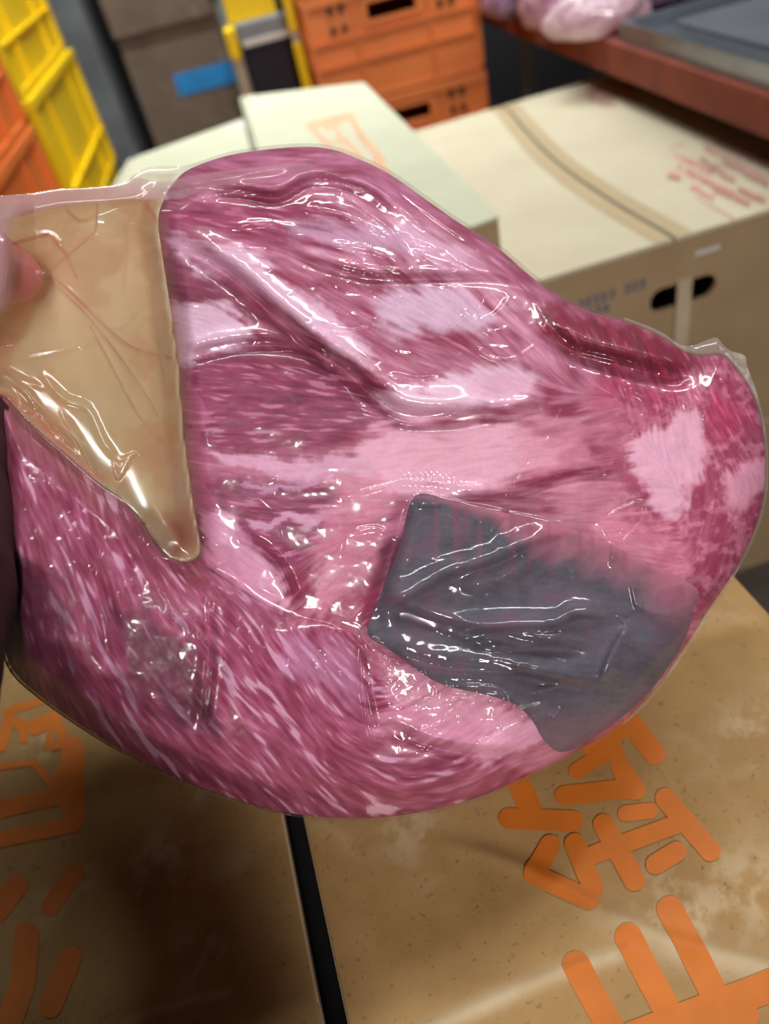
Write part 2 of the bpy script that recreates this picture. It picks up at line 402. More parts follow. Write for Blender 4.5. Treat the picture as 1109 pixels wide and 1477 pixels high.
ZM = CAMZ - 0.35
mFR, mBR, mBL = PZ(720, 310, ZM), PZ(525, 118, ZM), PZ(345, 140, ZM); mFL = PZ(365, 215, ZM); mFL = mFL + (mFL - mBL) * 1.45
mid, mctr = simple_carton('carton', 'pale cardboard carton with a faded peach stamp, in the middle behind the meat', [mFL, mFR, mBR, mBL], 0.40, 0.80, 'paleboard', 'side', seam=0.02)
pm = lambda u, v: (lambda p: (p.x - mctr.x, p.y - mctr.y))(PZ(u, v, ZM))
stroke_mesh([(446, 182, 503, 168, 5), (505, 168, 520, 196, 5), (520, 196, 536, 214, 5), (448, 184, 474, 210, 4), (486, 191, 490, 195, 4), (478, 205, 500, 202, 2.5), (470, 186, 488, 181, 3),
             (500, 205, 520, 225, 4), (526, 203, 552, 232, 4.5), (540, 232, 560, 250, 4), (490, 212, 515, 240, 3)], pm, lambda x, y: 0, 0.40, 'printed_stamp', M['peach_ink'], mid)

lBL, lBR = PZ(185, 230, ZM), PZ(352, 170, ZM); lFR = mFL + Vector((-0.004, 0.0, 0)); lFL = Vector((-0.36, 0.83, 0)); lBR.x -= 0.002
left, lctr = simple_carton('carton', 'pale cardboard carton with a small white tape end, behind the empty bag corner', [lFL, lFR, lBR, lBL], 0.40, 0.80, 'paleboard', 'side', seam=0.04)
pl_ = lambda u, v: (lambda p: (p.x - lctr.x, p.y - lctr.y))(PZ(u, v, ZM))
stroke_mesh([(333, 186, 348, 181, 6)], pl_, lambda x, y: 0, 0.40, 'white_tape', M['white'], left)

# the carton with the hand hole
RO = PZ(785, 400, TOPZ); RRZ = math.atan2((PZ(1109, 300, TOPZ) - RO).y, (PZ(1109, 300, TOPZ) - RO).x)
ORG = (RO.x - 0.032 * math.cos(RRZ), RO.y - 0.032 * math.sin(RRZ))
rc = tag(empty('carton', (ORG[0], ORG[1], 0.35), RRZ), 'beige cardboard carton with oval hand hole, blue lettering and red printed panel on top', 'carton')
RW, RD, RH = 0.52, 0.72, 0.35
pr = lambda u, v: to_local(PZ(u, v, TOPZ), ORG, RRZ)
def front(u, v):                       # pixel -> (x, z) on the front panel
    r = ray(u, v); o = Vector((ORG[0], ORG[1], 0)); n = Vector((-math.sin(RRZ), math.cos(RRZ), 0))
    t = (o.dot(n)) / (r[0] * n.x + r[1] * n.y); p = Vector(CAM + r * t)
    return to_local(p, ORG, RRZ)[0], p.z - 0.35
b = MB(); t = 0.006
b.box((0, RD - t, 0), (RW, RD, RH - .006)).box((0, t, 0), (t, RD - t, RH - .006)).box((RW - t, t, 0), (RW, RD - t, RH - .006)).box((t, t, 0), (RW - t, RD - t, t))
b.build('body', M['side'], rc)
hx, hz = front(985, 423); hl, hr = 0.031, 0.0165
out = MB(); inn = []; outer = []
K = 64
for i in range(K):
    a = 2 * math.pi * i / K; ca, sa = math.cos(a), math.sin(a)
    inn.append((hx + (hl if ca > 0 else -hl) + hr * ca, hz + hr * sa + 0.02 * 0))
    dx, dz = ca * 0.09, sa * 0.06
    k = 1e9
    if ca > 1e-9: k = min(k, (RW - hx) / dx)
    if ca < -1e-9: k = min(k, -hx / dx)
    if sa > 1e-9: k = min(k, (RH - .006 - hz) / dz)
    if sa < -1e-9: k = min(k, -hz / dz)
    outer.append((hx + dx * k, hz + dz * k))
for cxn, czn in ((0, 0), (RW, 0), (0, RH - .006), (RW, RH - .006)):
    j = min(range(K), key=lambda q: (outer[q][0] - cxn) ** 2 + (outer[q][1] - czn) ** 2); outer[j] = (cxn, czn)
for yy in (0.0, t):
    for p in outer: out.v.append((p[0], yy, p[1]))
    for p in inn: out.v.append((p[0], yy, p[1]))
for i in range(K):
    j = (i + 1) % K
    out.f.append((i, j, K + j, K + i)); out.f.append((2 * K + j, 2 * K + i, 3 * K + i, 3 * K + j))
    out.f.append((K + i, K + j, 3 * K + j, 3 * K + i)); out.f.append((j, i, 2 * K + i, 2 * K + j))
fp = out.build('front_panel', M['side'], rc)
seam_l = [pr(*p) for p in ((735, 160), (750, 180), (775, 210), (800, 235), (835, 262), (870, 285), (905, 306), (940, 325), (960, 336))]
def seam_x(y):
    ys = [p[1] for p in seam_l][::-1]; xs = [p[0] for p in seam_l][::-1]
    return float(np.interp(y, ys, xs))
for s, x0f, x1f in ((0, lambda y: -0.003, lambda y: seam_x(y) - 0.0028), (1, lambda y: seam_x(y) + 0.0028, lambda y: RW + 0.003)):
    g = MB(); n = 40
    g.grid(lambda i, j: (x0f(j * RD) * (1 - i) + x1f(j * RD) * i, -0.003 + j * (RD + .006), RH + 0.004 * math.sin(math.pi * j) * math.exp(-abs((x0f(j * RD) * (1 - i) + x1f(j * RD) * i) - seam_x(j * RD)) / 0.06)), 24, n)
    g.grid(lambda i, j: (x0f((1 - j) * RD) * (1 - i) + x1f((1 - j) * RD) * i, -0.003 + (1 - j) * (RD + .006), RH - 0.0055), 24, n)
    k = 25 * 41
    for i in range(24): g.f.append((i, k + 40 * 25 + i, k + 40 * 25 + i + 1, i + 1)); g.f.append((40 * 25 + i + 1, k + i + 1, k + i, 40 * 25 + i))
    for j in range(40):
        for i, fl_ in ((0, 0), (24, 1)):
            a0, a1 = j * 25 + i, (j + 1) * 25 + i; b0, b1 = k + (40 - j) * 25 + i, k + (39 - j) * 25 + i
            g.f.append((a0, a1, b1, b0) if not fl_ else (a1, a0, b0, b1))
    fo = g.build('flap', M['beige'], rc, smooth=False)
    # creased brown band beside the seam
    sg = 1 if s else -1
    tb = MB().grid(lambda i, j: (seam_x(j * RD) + sg * (0.004 + i * 0.022), j * RD, RH + 0.0006 + 0.004 * math.sin(math.pi * j) * math.exp(-(0.004 + i * 0.022) / 0.06)), 3, 40)
    tb.build('tape_strip', M['tape'], fo)
rnd = random.Random(3)
def glyph_row(p0, p1, hgt, n, rr):
    """a row of small unreadable printed characters between two photo pixels"""
    o = []; d = np.array(p1, float) - np.array(p0, float); L = np.hypot(*d); e = d / L; nn = np.array([-e[1], e[0]])
    for i in range(n):
        c = np.array(p0) + d * (i + 0.5) / n; w = L / n * 0.36
        for k in range(3):
            if rnd.random() < 0.5: a = c - e * w + nn * hgt * rnd.uniform(-.5, .5); b_ = a + e * w * 2
            else: a = c - nn * hgt * .5 + e * w * rnd.uniform(-1, 1); b_ = a + nn * hgt
            o.append((a[0], a[1], b_[0], b_[1], rr))
    return o
ink = []
for p0, p1, n in (((973, 223), (1030, 252), 6), ((977, 240), (1022, 265), 5), ((995, 269), (1030, 288), 4), ((1030, 275), (1082, 296), 5), ((1064, 275), (1104, 292), 4), ((1018, 262), (1058, 284), 4), ((962, 254), (982, 257), 2)):
    ink += glyph_row(p0, p1, 7, n + 1, 1.5)
stroke_mesh(ink, pr, lambda x, y: 0, RH, 'printed_lettering', M['red_ink'], rc)
ink = [(919, 237, 985, 207, 1.4), (919, 238, 990, 278, 2.0), (990, 278, 1062, 318, 1.8)]
for p0, p1, n in (((1015, 212), (1109, 262), 9), ((1030, 205), (1109, 240), 8), ((1040, 232), (1109, 268), 6), ((1010, 230), (1060, 262), 5)):
    ink += glyph_row(p0, p1, 8, n, 2.0)
stroke_mesh(ink, pr, lambda x, y: 0, RH, 'faded_lettering', M['rust_ink'], rc)
stroke_mesh([(855, 138, 905, 128, 9), (880, 122, 910, 140, 9), (868, 150, 884, 152, 4)], pr, lambda x, y: 0, RH + .0005, 'red_smear', M['rust_ink'], rc)
# blue lettering on the front panel
mb = MB(); rnd = random.Random(8)
for row, (p0, p1, n, hgt) in enumerate((((833, 441), (932, 407), 9, .011), ((836, 458), (880, 442), 4, .009))):
    (xa, za), (xb, zb) = front(*p0), front(*p1)
    for i in range(n):
        if row == 0 and i == 5: continue
        c = xa + (xb - xa) * (i + .5) / n; zc = za + (zb - za) * (i + .5) / n; w = (xb - xa) / n * .42
        for k in range(3):
            zz = zc + hgt * (k / 2 - .5); mb.box((c - w, -0.0006, zz - .0009), (c + w * rnd.uniform(.5, 1), -0.0001, zz + .0009))
        xx = c + w * rnd.uniform(-.6, .6); mb.box((xx - .0009, -0.0007, zc - hgt * .6), (xx + .0009, -0.0001, zc + hgt * .6))
mb.build('blue_lettering', M['blue_ink'], fp)
(xa, za), (xb, zb) = front(1002, 370), front(1038, 352)
MB().box((xa, -0.0008, za), (xb, -0.0001, zb)).build('white_label', M['white'], fp)
xs, zs = front(987, 402)
MB().box((xs - .0115, -0.004, zs - .16), (xs + .0095, -0.0015, zs + .001)).build('board_strip', M['strap'], fp)

# cartons underneath, carrying the ones in view
def under(label, loc, rz, w0, w1, d0, d1, h):
    e = tag(empty('carton', (loc[0], loc[1], 0), rz), label, 'carton')
    shell(MB(), w0, w1, d0, d1, 0, h - .0055).build('body', M['side'], e)
    mx = (w0 + w1) / 2
    MB().box((w0, d0, h - .0055), (mx - .001, d1, h - .0002)).build('flap', M['beige'], e); MB().box((mx + .001, d0, h - .0055), (w1, d1, h - .0002)).build('flap', M['beige'], e)
under('plain carton carrying the worn orange-printed carton', FO, CRZ, -HALF, HALF, -0.24, 0.56, 0.35)
under('plain carton carrying the carton with the hand hole', ORG, RRZ, 0, RW, 0, RD, 0.35)
for lab, cs in (('plain carton carrying the peach-stamped carton', (mFL, mFR, mBR, mBL)), ('plain carton carrying the pale carton behind the bag corner', (lFL, lFR, lBR, lBL))):
    simple_carton('carton', lab, cs, 0.0, 0.3998, 'beige', 'side')

# ---------------------------------------------------------------- plastic crates
def ring(w, d, z0, z1, o, t=0.006):
    x, y = w / 2, d / 2; m_ = MB()
    m_.box((-x - o, -y - o, z0), (x + o, -y + t, z1)).box((-x - o, y - t, z0), (x + o, y + o, z1))
    m_.box((-x - o, -y + t, z0), (-x + t, y - t, z1)).box((x - t, -y + t, z0), (x + o, y - t, z1))
    return m_
def make_crate(w, d, h, mat, slot='y', flanges=(0.0, 0.26, 0.5), nrib=4):
    e = empty('plastic_crate')
    wl, dl = w - 0.024, d - 0.024; x, y, t = wl / 2, dl / 2, 0.004
    body = MB().box((-x, -y, 0.004), (x, y, 0.009)).box((-x, -y, 0.009), (-x + t, y, h)).box((x - t, -y, 0.009), (x, y, h)).box((-x + t, y - t, 0.009), (x - t, y, h))
    sw, s0, s1 = 0.055, h * 0.70, h * 0.84               # the hand slot is a real opening in the front wall
    body.box((-x + t, -y, 0.009), (-sw, -y + t, h)).box((sw, -y, 0.009), (x - t, -y + t, h)).box((-sw, -y, 0.009), (sw, -y + t, s0)).box((-sw, -y, s1), (sw, -y + t, h))
    bo = body.build('body', M[mat], e)
    ring(wl, dl, h - 0.022, h - 0.001, 0.012).build('top_rim', M[mat], e, bevel=0.002)
    ring(wl, dl, 0.002, 0.014, 0.007).build('base_rim', M[mat], e, bevel=0.002)
    for fz in flanges:
        ring(wl, dl, h * fz + 0.014, h * fz + 0.019, 0.011).build('flange', M[mat], e)
    fy = -y
    ff = MB().box((-sw - .014, fy - .009, s0 - .010), (sw + .014, fy, s0)).box((-sw - .014, fy - .009, s1), (sw + .014, fy, s1 + .010)).box((-sw - .014, fy - .009, s0), (-sw, fy, s1)).box((sw, fy - .009, s0), (sw + .014, fy, s1))
    ff.build('slot_frame', M[mat], e, bevel=0.0015)
    for s in (-1, 1):
        for k in range(nrib):
            yy = -y + dl * (k + 0.5) / nrib
            MB().box((s * x - (.010 if s < 0 else 0), yy - .003, .014), (s * x + (.010 if s > 0 else 0), yy + .003, h - .022)).build('rib', M[mat], e)
        MB().box((s * (sw + .03) - .003, fy - .009, .014), (s * (sw + .03) + .003, fy, h - .022)).build('rib', M[mat], e)
        MB().box((min(s * x, s * (x + .010)), -y - .010, .014), (max(s * x, s * (x + .010)), -y + .02, h - .022)).build('corner_post', M[mat], e)
        MB().box((min(s * x, s * (x + .010)), y - .02, .014), (max(s * x, s * (x + .010)), y + .010, h - .022)).build('corner_post', M[mat], e)
        for k in range(2):
            for j in range(2):
                cx_ = s * (x * 0.66 + (j - .5) * .026)
                MB().box((cx_ - .006, fy - .0115, h * (.66 + .17 * k)), (cx_ + .006, fy, h * (.66 + .17 * k) + .013)).build('vent_shade', M['darkhole'], e)  # solid dark block in place of the shade inside a vent hole
    return e
def put(e, loc, rz, label, group=None):
    e.location = loc; e.rotation_euler = (0, 0, rz); tag(e, label, 'crate', group); return e
HO = 0.226
oc = make_crate(0.40, 0.36, HO, 'orange', flanges=(0.30, 0.52))
XO, YO = 0.306, 2.0 + 0.18
word = {0: 'orange crate at the very bottom of the rear crate stack', 1: 'orange crate second from the floor in the rear stack', 2: 'orange crate with dark hand slot just above the pale carton edge', 3: 'orange crate with yellow showing through its hand slot, rear stack', 4: 'topmost orange crate of the rear stack, cut by the picture edge'}
for k in range(5):
    put(oc if k == 0 else copy_tree(oc), (XO, YO, k * HO), 0.0, word[k], 'orange crates in the rear stack')
HY = 0.293
yc = make_crate(0.40, 0.62, HY, 'yellow', flanges=(0.27,), nrib=2)
for k, lab in enumerate(('yellow crate at the floor of the left stack', 'yellow crate second from the floor in the left stack', 'yellow crate with upright ribs beside the pillar, above the bag edge', 'uppermost yellow crate of the left stack, running out of the picture')):
    put(yc if k == 0 else copy_tree(yc), (-0.70 + (0.012 if k == 2 else 0), 2.16, k * HY), 0.0, lab, 'yellow crates in the left stack')
o2 = make_crate(0.40, 0.62, 0.28, 'orange2', flanges=(0.30,), nrib=2)
for k, lab in enumerate(('orange crate at the floor of the left front stack', 'orange crate second from the floor of the left front stack', 'orange crate at the left picture edge before the yellow stack', 'topmost orange crate at the left picture edge')):
    put(o2 if k == 0 else copy_tree(o2), (-0.70, 1.52, k * 0.28), 0.0, lab, 'orange crates in the left front stack')

# ---------------------------------------------------------------- pillar, brown cartons, cart, rack
pil = tag(empty('concrete_pillar', (-0.70, 2.80, 0)), 'grey concrete pillar behind the yellow crates', 'pillar')
MB().box((-0.23, -0.17, 0), (0.245, 0.20, 1.45)).build('shaft', M['concrete'], pil, bevel=0.012)
MB().box((-0.26, -0.185, 0), (0.265, 0.22, 0.10)).build('plinth', M['concrete'], pil, bevel=0.006)
def brown(label, x0, x1, y0, y1, z0, z1, seam_z=None):
    e = tag(empty('carton', ((x0 + x1) / 2, (y0 + y1) / 2, z0)), label, 'carton'); w, d = (x1 - x0) / 2, (y1 - y0) / 2; h = z1 - z0
    shell(MB(), -w, w, -d, d, 0, h - .005).build('body', M['brownbox'], e)
    MB().box((-w, -d, h - .005), (w, -.001, h)).build('flap', M['brownbox'], e); MB().box((-w, .001, h - .005), (w, d, h)).build('flap', M['brownbox'], e)
    return e
brown('brown carton at the floor beside the pillar', -0.41, -0.105, 2.72, 3.05, 0.0, 0.42)
bb = brown('brown carton with a bright blue tape band beside the pillar', -0.405, -0.10, 2.72, 3.05, 0.42, 0.845)
brown('uppermost brown carton beside the pillar', -0.41, -0.11, 2.705, 3.05, 0.845, 1.25)
q0, q1 = PYW(252, 118, 2.72), PYW(338, 100, 2.72)
MB().box((q0.x + .253, -.168, q0.z - .42 - .042), (q1.x + .253, -.1652, q0.z - .42 + .018)).build('blue_tape', M['blue'], bb)

ct = tag(empty('hand_cart', (0.01, 2.2, 0)), 'steel cart with yellow corner bumpers and dark blue side, beside the orange crates', 'cart')
MB().box((-0.06, 0.0, 0.827), (0.083, 0.03, 0.868)).build('rail', M['steel'], ct, bevel=0.004)
MB().box((-0.05, -0.004, 0.818), (0.083, 0.0, 0.830)).build('rail_lip', M['white'], ct)
MB().box((-0.048, 0.012, 0.10), (0.083, 0.022, 0.826)).build('side_panel', M['navy'], ct)
MB().tube((-0.072, 0.012, 0.03), (-0.072, 0.012, 0.80), 0.014).build('post', M['palepost'], ct, smooth=False)
MB().tube((0.075, -0.14, 0.03), (0.075, -0.14, 0.85), 0.010).build('post', M['palepost'], ct)
MB().box((-0.088, -0.006, 0.795), (-0.060, 0.032, 0.866)).build('corner_bumper', M['yellow'], ct, bevel=0.008)
MB().box((0.064, -0.152, 0.70), (0.085, -0.128, 0.825)).build('corner_bumper', M['yellow'], ct, bevel=0.006)
MB().box((0.064, -0.152, 0.845), (0.085, -0.128, 1.05)).build('corner_bumper', M['yellow'], ct, bevel=0.006)
MB().box((-0.085, -0.15, 0.10), (0.083, 0.03, 0.12)).build('deck', M['navy'], ct)
for x_ in (-0.05, 0.055):
    for y_ in (-0.09, 0.01): MB().tube((x_ - .008, y_, .025), (x_ + .008, y_, .025), .025, 16).build('wheel', M['navy'], ct)
yb = tag(empty('plastic_bin', (0.005, 2.232, 0.869)), 'amber yellow bin standing on the steel cart rail at the top edge', 'bin')
shell(MB(), -0.065, 0.055, -0.012, 0.10, 0.0, 0.16, .004).build('body', M['yellow'], yb)
ring(0.12, 0.112, 0.14, 0.158, 0.006).build('rim', M['yellow'], yb).location = (-0.005, 0.044, 0)
pp = tag(empty('upright_pipe', (-0.082, 2.60, 0)), 'pale grey pipe rising behind the brown cartons', 'pipe')
MB().tube((0, 0, 0), (0, 0, 1.35), 0.012, 16).build('pipe', M['post'], pp, smooth=False)
MB().tube((0, 0, 0.90), (0, 0, 0.93), 0.018, 16).build('coupling', M['post'], pp)
MB().tube((0, 0, 0), (0, 0, 0.012), 0.04, 16).build('foot', M['post'], pp)

# rack on the right
KA = PZ(1109, 203, CAMZ - 0.405); KB = PZ(715, 40, CAMZ - 0.405); kd = (KB - KA).normalized(); KRZ = math.atan2(-kd.x, kd.y)
rk = tag(empty('steel_rack', (KA.x, KA.y, 0), KRZ), 'low rack with a rusty red-brown beam over the right carton', 'rack')
zb = CAMZ - 0.405
MB().box((0.0, -0.5, zb), (0.04, 1.22, zb + 0.052)).build('front_beam', M['rust'], rk, bevel=0.003)
MB().box((0.86, -0.5, zb), (0.90, 1.22, zb + 0.052)).build('rear_beam', M['rust'], rk, bevel=0.003)
MB().box((0.04, -0.5, zb + .012), (0.86, -0.46, zb + .050)).build('cross_beam', M['rust'], rk); MB().box((0.04, 1.18, zb + .012), (0.86, 1.22, zb + .050)).build('cross_beam', M['rust'], rk)
for i in range(9):
    y0 = -0.45 + i * 0.181
    MB().box((0.04, y0, zb + .030), (0.86, y0 + 0.17, zb + .046)).build('deck_board', M['navy'], rk)
lx, ly = to_local(PYW(759, 80, 2.02), (KA.x, KA.y), KRZ)
for x_, y_ in ((lx, ly), (0.85, ly), (0.85, -0.45), (0.60, -0.45)):
    MB().box((x_ - .013, y_ - .013, 0), (x_ + .013, y_ + .013, zb)).build('leg', M['post'], rk)
q = to_local(PYW(840, 100, 2.15), (KA.x, KA.y), KRZ)
MB().tube((q[0] + .10, q[1], zb), (q[0] - .15, q[1], 0.1), 0.008).build('brace', M['palepost'], rk)
# steel tray
tr = tag(empty('steel_tray', (KA.x, KA.y, zb + 0.052), KRZ), 'shallow grey steel tray on the rack, upper right corner', 'tray')
ty1 = 0.46
MB().box((0.012, -0.42, 0.0), (0.62, ty1, 0.006)).build('base', M['steel'], tr)
for a, b_ in (((0.012, -0.42, .006), (0.022, ty1, 0.03)), ((0.61, -0.42, .006), (0.62, ty1, 0.03)), ((0.022, -0.42, .006), (0.61, -0.41, 0.03)), ((0.022, ty1 - .01, .006), (0.61, ty1, 0.03))):
    MB().box(a, b_).build('tray_wall', M['steel'], tr, bevel=0.002)
MB().box((0.10, -0.40, 0.0062), (0.60, 0.44, 0.012)).build('liner', M['liner'], tr)

# bagged meat lying on the rack
def bagmat(name, c1, c2):
    mt, nt, b_ = newmat(name)
    tc = N(nt, 'ShaderNodeTexCoord'); no = N(nt, 'ShaderNodeTexNoise'); no.inputs['Scale'].default_value = 22; no.inputs['Detail'].default_value = 6; no.inputs['Distortion'].default_value = 1.2
    nt.links.new(tc.outputs['Object'], no.inputs['Vector']); rp = N(nt, 'ShaderNodeValToRGB')
    rp.color_ramp.elements[0].position = .35; rp.color_ramp.elements[1].position = .62
    rp.color_ramp.elements[0].color = lin(c1) + (1,); rp.color_ramp.elements[1].color = lin(c2) + (1,)
    nt.links.new(no.outputs['Fac'], rp.inputs['Fac']); nt.links.new(rp.outputs['Color'], b_.inputs['Base Color'])
    b_.inputs['Roughness'].default_value = .25; b_.inputs['Coat Weight'].default_value = .6; b_.inputs['Coat Roughness'].default_value = .12
    bp = N(nt, 'ShaderNodeBump'); bp.inputs['Strength'].default_value = .6; bp.inputs['Distance'].default_value = .006
    nt.links.new(no.outputs['Fac'], bp.inputs['Height']); nt.links.new(bp.outputs['Normal'], b_.inputs['Normal'])
    return mt
bm_ = [bagmat('bagged_meat_pink', (150, 92, 120), (206, 168, 184)), bagmat('bagged_meat_purple', (96, 62, 92), (160, 124, 152)), bagmat('bagged_meat_pale', (186, 140, 156), (214, 184, 196))]
def lump(label, c, r, mat, sd, rz=0.0):
    e = tag(empty('meat_packet', c, rz), label, 'meat packet', 'meat packets on the rack')
    bm = bmesh.new(); bmesh.ops.create_icosphere(bm, subdivisions=4, radius=1.0)
    for v_ in bm.verts:
        p = v_.co; k = 0.80 + 0.5 * float(fbm(p.x * 1.6 + 5 + sd, p.y * 1.6 + p.z * 1.1 + sd, sd))
        z = p.z * r[2] * k; v_.co = Vector((p.x * r[0] * k, p.y * r[1] * k, max(z, -r[2] * .55) + r[2] * .55))
    me = bpy.data.meshes.new('packed_meat'); bm.to_mesh(me); bm.free(); me.polygons.foreach_set('use_smooth', [True] * len(me.polygons))
    link('packed_meat', me, bm_[mat], e)
    # flat sealed bag edge
    MB().grid(lambda i, j: (r[0] * (.75 + .5 * i), r[1] * (j - .5) * 1.3, .004 + .006 * math.sin(9 * j + sd) * i), 4, 10).build('bag_edge', bm_[2], e, smooth=True)
zt = zb + 0.053
c1, s1 = math.cos(KRZ), math.sin(KRZ)
def onrack(x_, y_, z_): return (KA.x + x_ * c1 - y_ * s1, KA.y + x_ * s1 + y_ * c1, z_)
def at_px(u, v, dz): q_ = PZ(u, v, zt + dz); return (q_.x, q_.y, zt)
lump('large pale pink meat packet hanging over the rack beam', at_px(858, 30, .02), (0.050, 0.085, 0.045), 2, 2, 1.2)
lump('purple-pink meat packet at the far end of the rack', at_px(752, 2, .02), (0.06, 0.08, 0.05), 1, 5, 1.2)
lump('mottled pink meat packet between the two ends of the packet row', at_px(806, 8, .03), (0.065, 0.075, 0.055), 0, 7, 0.4)
lump('dull purple meat packet behind the pale packet, top of picture', at_px(935, -22, .03), (0.06, 0.06, 0.05), 1, 9, 2.0)

# ---------------------------------------------------------------- the vacuum packed beef
OUT_TOP = [(228, 318), (236, 288), (252, 262), (275, 243), (330, 224), (400, 214), (455, 212), (500, 222), (560, 250), (610, 285), (660, 320), (715, 355), (760, 394), (800, 424),
           (850, 449), (905, 465), (950, 484), (985, 506), (1012, 513), (1040, 512), (1066, 538), (1088, 575), (1101, 630), (1103, 700), (1089, 760), (1058, 825), (1020, 882), (985, 937),
           (935, 1005), (880, 1054), (820, 1089), (760, 1119), (690, 1150), (620, 1169), (540, 1180), (470, 1179), (400, 1169), (320, 1146), (250, 1119), (180, 1084), (120, 1048), (60, 1005),
           (20, 968), (3, 920), (-8, 850), (-10, 760), (-8, 660), (-6, 590), (5, 574), (42, 612), (92, 655), (140, 697), (172, 720), (200, 748), (216, 774), (238, 800), (266, 812),
           (288, 800), (286, 765), (280, 735), (272, 680), (264, 610), (259, 540), (251, 480), (242, 420), (233, 362)]
OUTM = catmull(OUT_TOP, 4)
def mid_depth(u, v): return 0.405 + 0.000045 * (u - 554) - 0.000035 * (v - 738)
LOBE = catmull([(-140, 540), (-25, 560), (5, 572), (42, 612), (92, 655), (140, 697), (172, 720), (200, 748), (216, 774), (238, 800), (266, 812), (300, 822), (345, 852), (400, 882), (440, 892), (480, 902), (522, 925),
                (548, 985), (605, 1040), (690, 1085), (770, 1118), (900, 1160)], 4, closed=False)
LOBE = np.concatenate([LOBE, [[900, 1700], [-400, 1700], [-400, 540]]])
VALLEYS = [  # points, depth (m), width px, ridge above (m)
    ([(236, 348), (290, 372), (340, 405), (390, 450), (440, 492), (500, 535), (540, 572), (580, 596), (650, 600), (720, 592)], .0075, 13, .006),
    ([(255, 525), (300, 508), (370, 497), (440, 505), (500, 535)], .005, 10, .003),
    ([(285, 282), (340, 278), (400, 285), (450, 262), (520, 275), (580, 320)], .005, 9, .005),
    ([(560, 612), (640, 606), (720, 600), (790, 590)], .003, 9, .003),
    ([(400, 362), (470, 386), (540, 402), (640, 402), (720, 406), (786, 430)], .0025, 7, .002),
    ([(780, 475), (830, 507), (890, 525), (950, 540), (1000, 548)], .010, 14, .008),
    ([(335, 770), (375, 790), (405, 820), (425, 870)], .003, 8, .002),
    ([(640, 720), (740, 715), (830, 690), (900, 690)], .002, 8, .0015),
    ([(590, 720), (560, 820), (535, 910)], .004, 12, .001),
    ([(545, 870), (640, 905), (760, 930), (860, 945)], .003, 10, .003),
    ([(540, 925), (620, 955), (720, 965), (820, 990), (880, 1000)], .003, 10, .003),
    ([(100, 700), (125, 800), (150, 900), (160, 980)], .004, 16, .0),
    ([(300, 845), (302, 930), (295, 1000), (285, 1060)], .004, 10, .002),
    ([(520, 930), (525, 1000), (540, 1060)], .003, 8, .002),
    ([(540, 1040), (620, 1075), (700, 1090), (760, 1085)], .003, 9, .003),
]
def edge_r(U, V):
    r = np.full(U.shape, 95.0)
    left = smooth01((360 - U) / 60) * smooth01((V - 250) / 60) * smooth01((840 - V) / 60); r = r + (30 - r) * left
    r = r + (62 - r) * smooth01((U - 820) / 120); r = r + (125 - r) * smooth01((V - 900) / 120) * smooth01((700 - U) / 200)
    return r
def relief(U, V):
    """height of the meat's front (towards the viewer) over its middle plane, in metres"""
    sd = np.maximum(poly_sd(U, V, OUTM), 0)
    h = 0.030 * np.sqrt(np.maximum(0, 1 - (1 - np.minimum(sd / edge_r(U, V), 1)) ** 2))
    rimw = smooth01(sd / 30)
    sl = poly_sd(U, V, LOBE); fade = 0.03 + 0.97 * (1 - smooth01((U - 300) / 260))
    h = h + 0.024 * fade * np.sqrt(np.maximum(0, 1 - (1 - np.clip(sl / 120, 0, 1)) ** 2)) * smooth01(sd / 40)
    h = h - 0.005 * np.exp(-np.maximum(-sl, 0) / 30) * (sl < 0) * fade * rimw
    for pts, dep, wd, rg in VALLEYS:
        pts = catmull(pts, 4, closed=False); x0, y0 = pts.min(0) - wd * 5; x1, y1 = pts.max(0) + wd * 5
        m_ = (U > x0) & (U < x1) & (V > y0) & (V < y1)
        if not m_.any(): continue
        d, t, s = polyline_dist(U[m_], V[m_], pts); tp = smooth01(t / .15) * smooth01((1 - t) / .15)
        h[m_] += (-dep * np.exp(-(d / wd) ** 2) + rg * np.where(s < 0, np.exp(-((d - wd * 1.6) / (wd * 1.3)) ** 2), 0)) * tp * rimw[m_]
    h = h + rimw * (0.0035 * (fbm(U / 90, V / 70, 21) - .5) + 0.0007 * (fbm(U / 24, V / 18, 23, 3) - .5))
    return h

def grid_mesh(name, poly, step, depth_fn, attrs_fn, flip=False, pad=6):
    lo = poly.min(0) - pad; hi = poly.max(0) + pad
    U, V = np.meshgrid(np.arange(lo[0], hi[0] + step, step), np.arange(lo[1], hi[1] + step, step))
    sd = poly_sd(U, V, poly); gy, gx = np.gradient(sd, step); gl = np.hypot(gx, gy) + 1e-9
    o = sd < 0; mv = np.where(o, -sd, 0)
    U2 = U + mv * gx / gl; V2 = V + mv * gy / gl
    ins = ~o; cell = ins[:-1, :-1] | ins[1:, :-1] | ins[:-1, 1:] | ins[1:, 1:]
    used = np.zeros(U.shape, bool)
    used[:-1, :-1] |= cell; used[1:, :-1] |= cell; used[:-1, 1:] |= cell; used[1:, 1:] |= cell
    idx = np.full(U.shape, -1); idx[used] = np.arange(used.sum())
    D = depth_fn(U2, V2, np.where(o, 0, sd))
    A = attrs_fn(U2, V2) if attrs_fn else {}
    u, v, d = U2[used], V2[used], D[used]
    cx_ = np.stack([(u - CX) / FPX, (v - CY) / FPX, np.ones_like(u)], -1) * d[:, None]
    P = cx_ @ RC.T + CAM
    q = np.stack([idx[:-1, :-1], idx[1:, :-1], idx[1:, 1:], idx[:-1, 1:]], -1)[cell]
    if flip: q = q[:, ::-1]
    return P, q, {k: a[used] for k, a in A.items()}
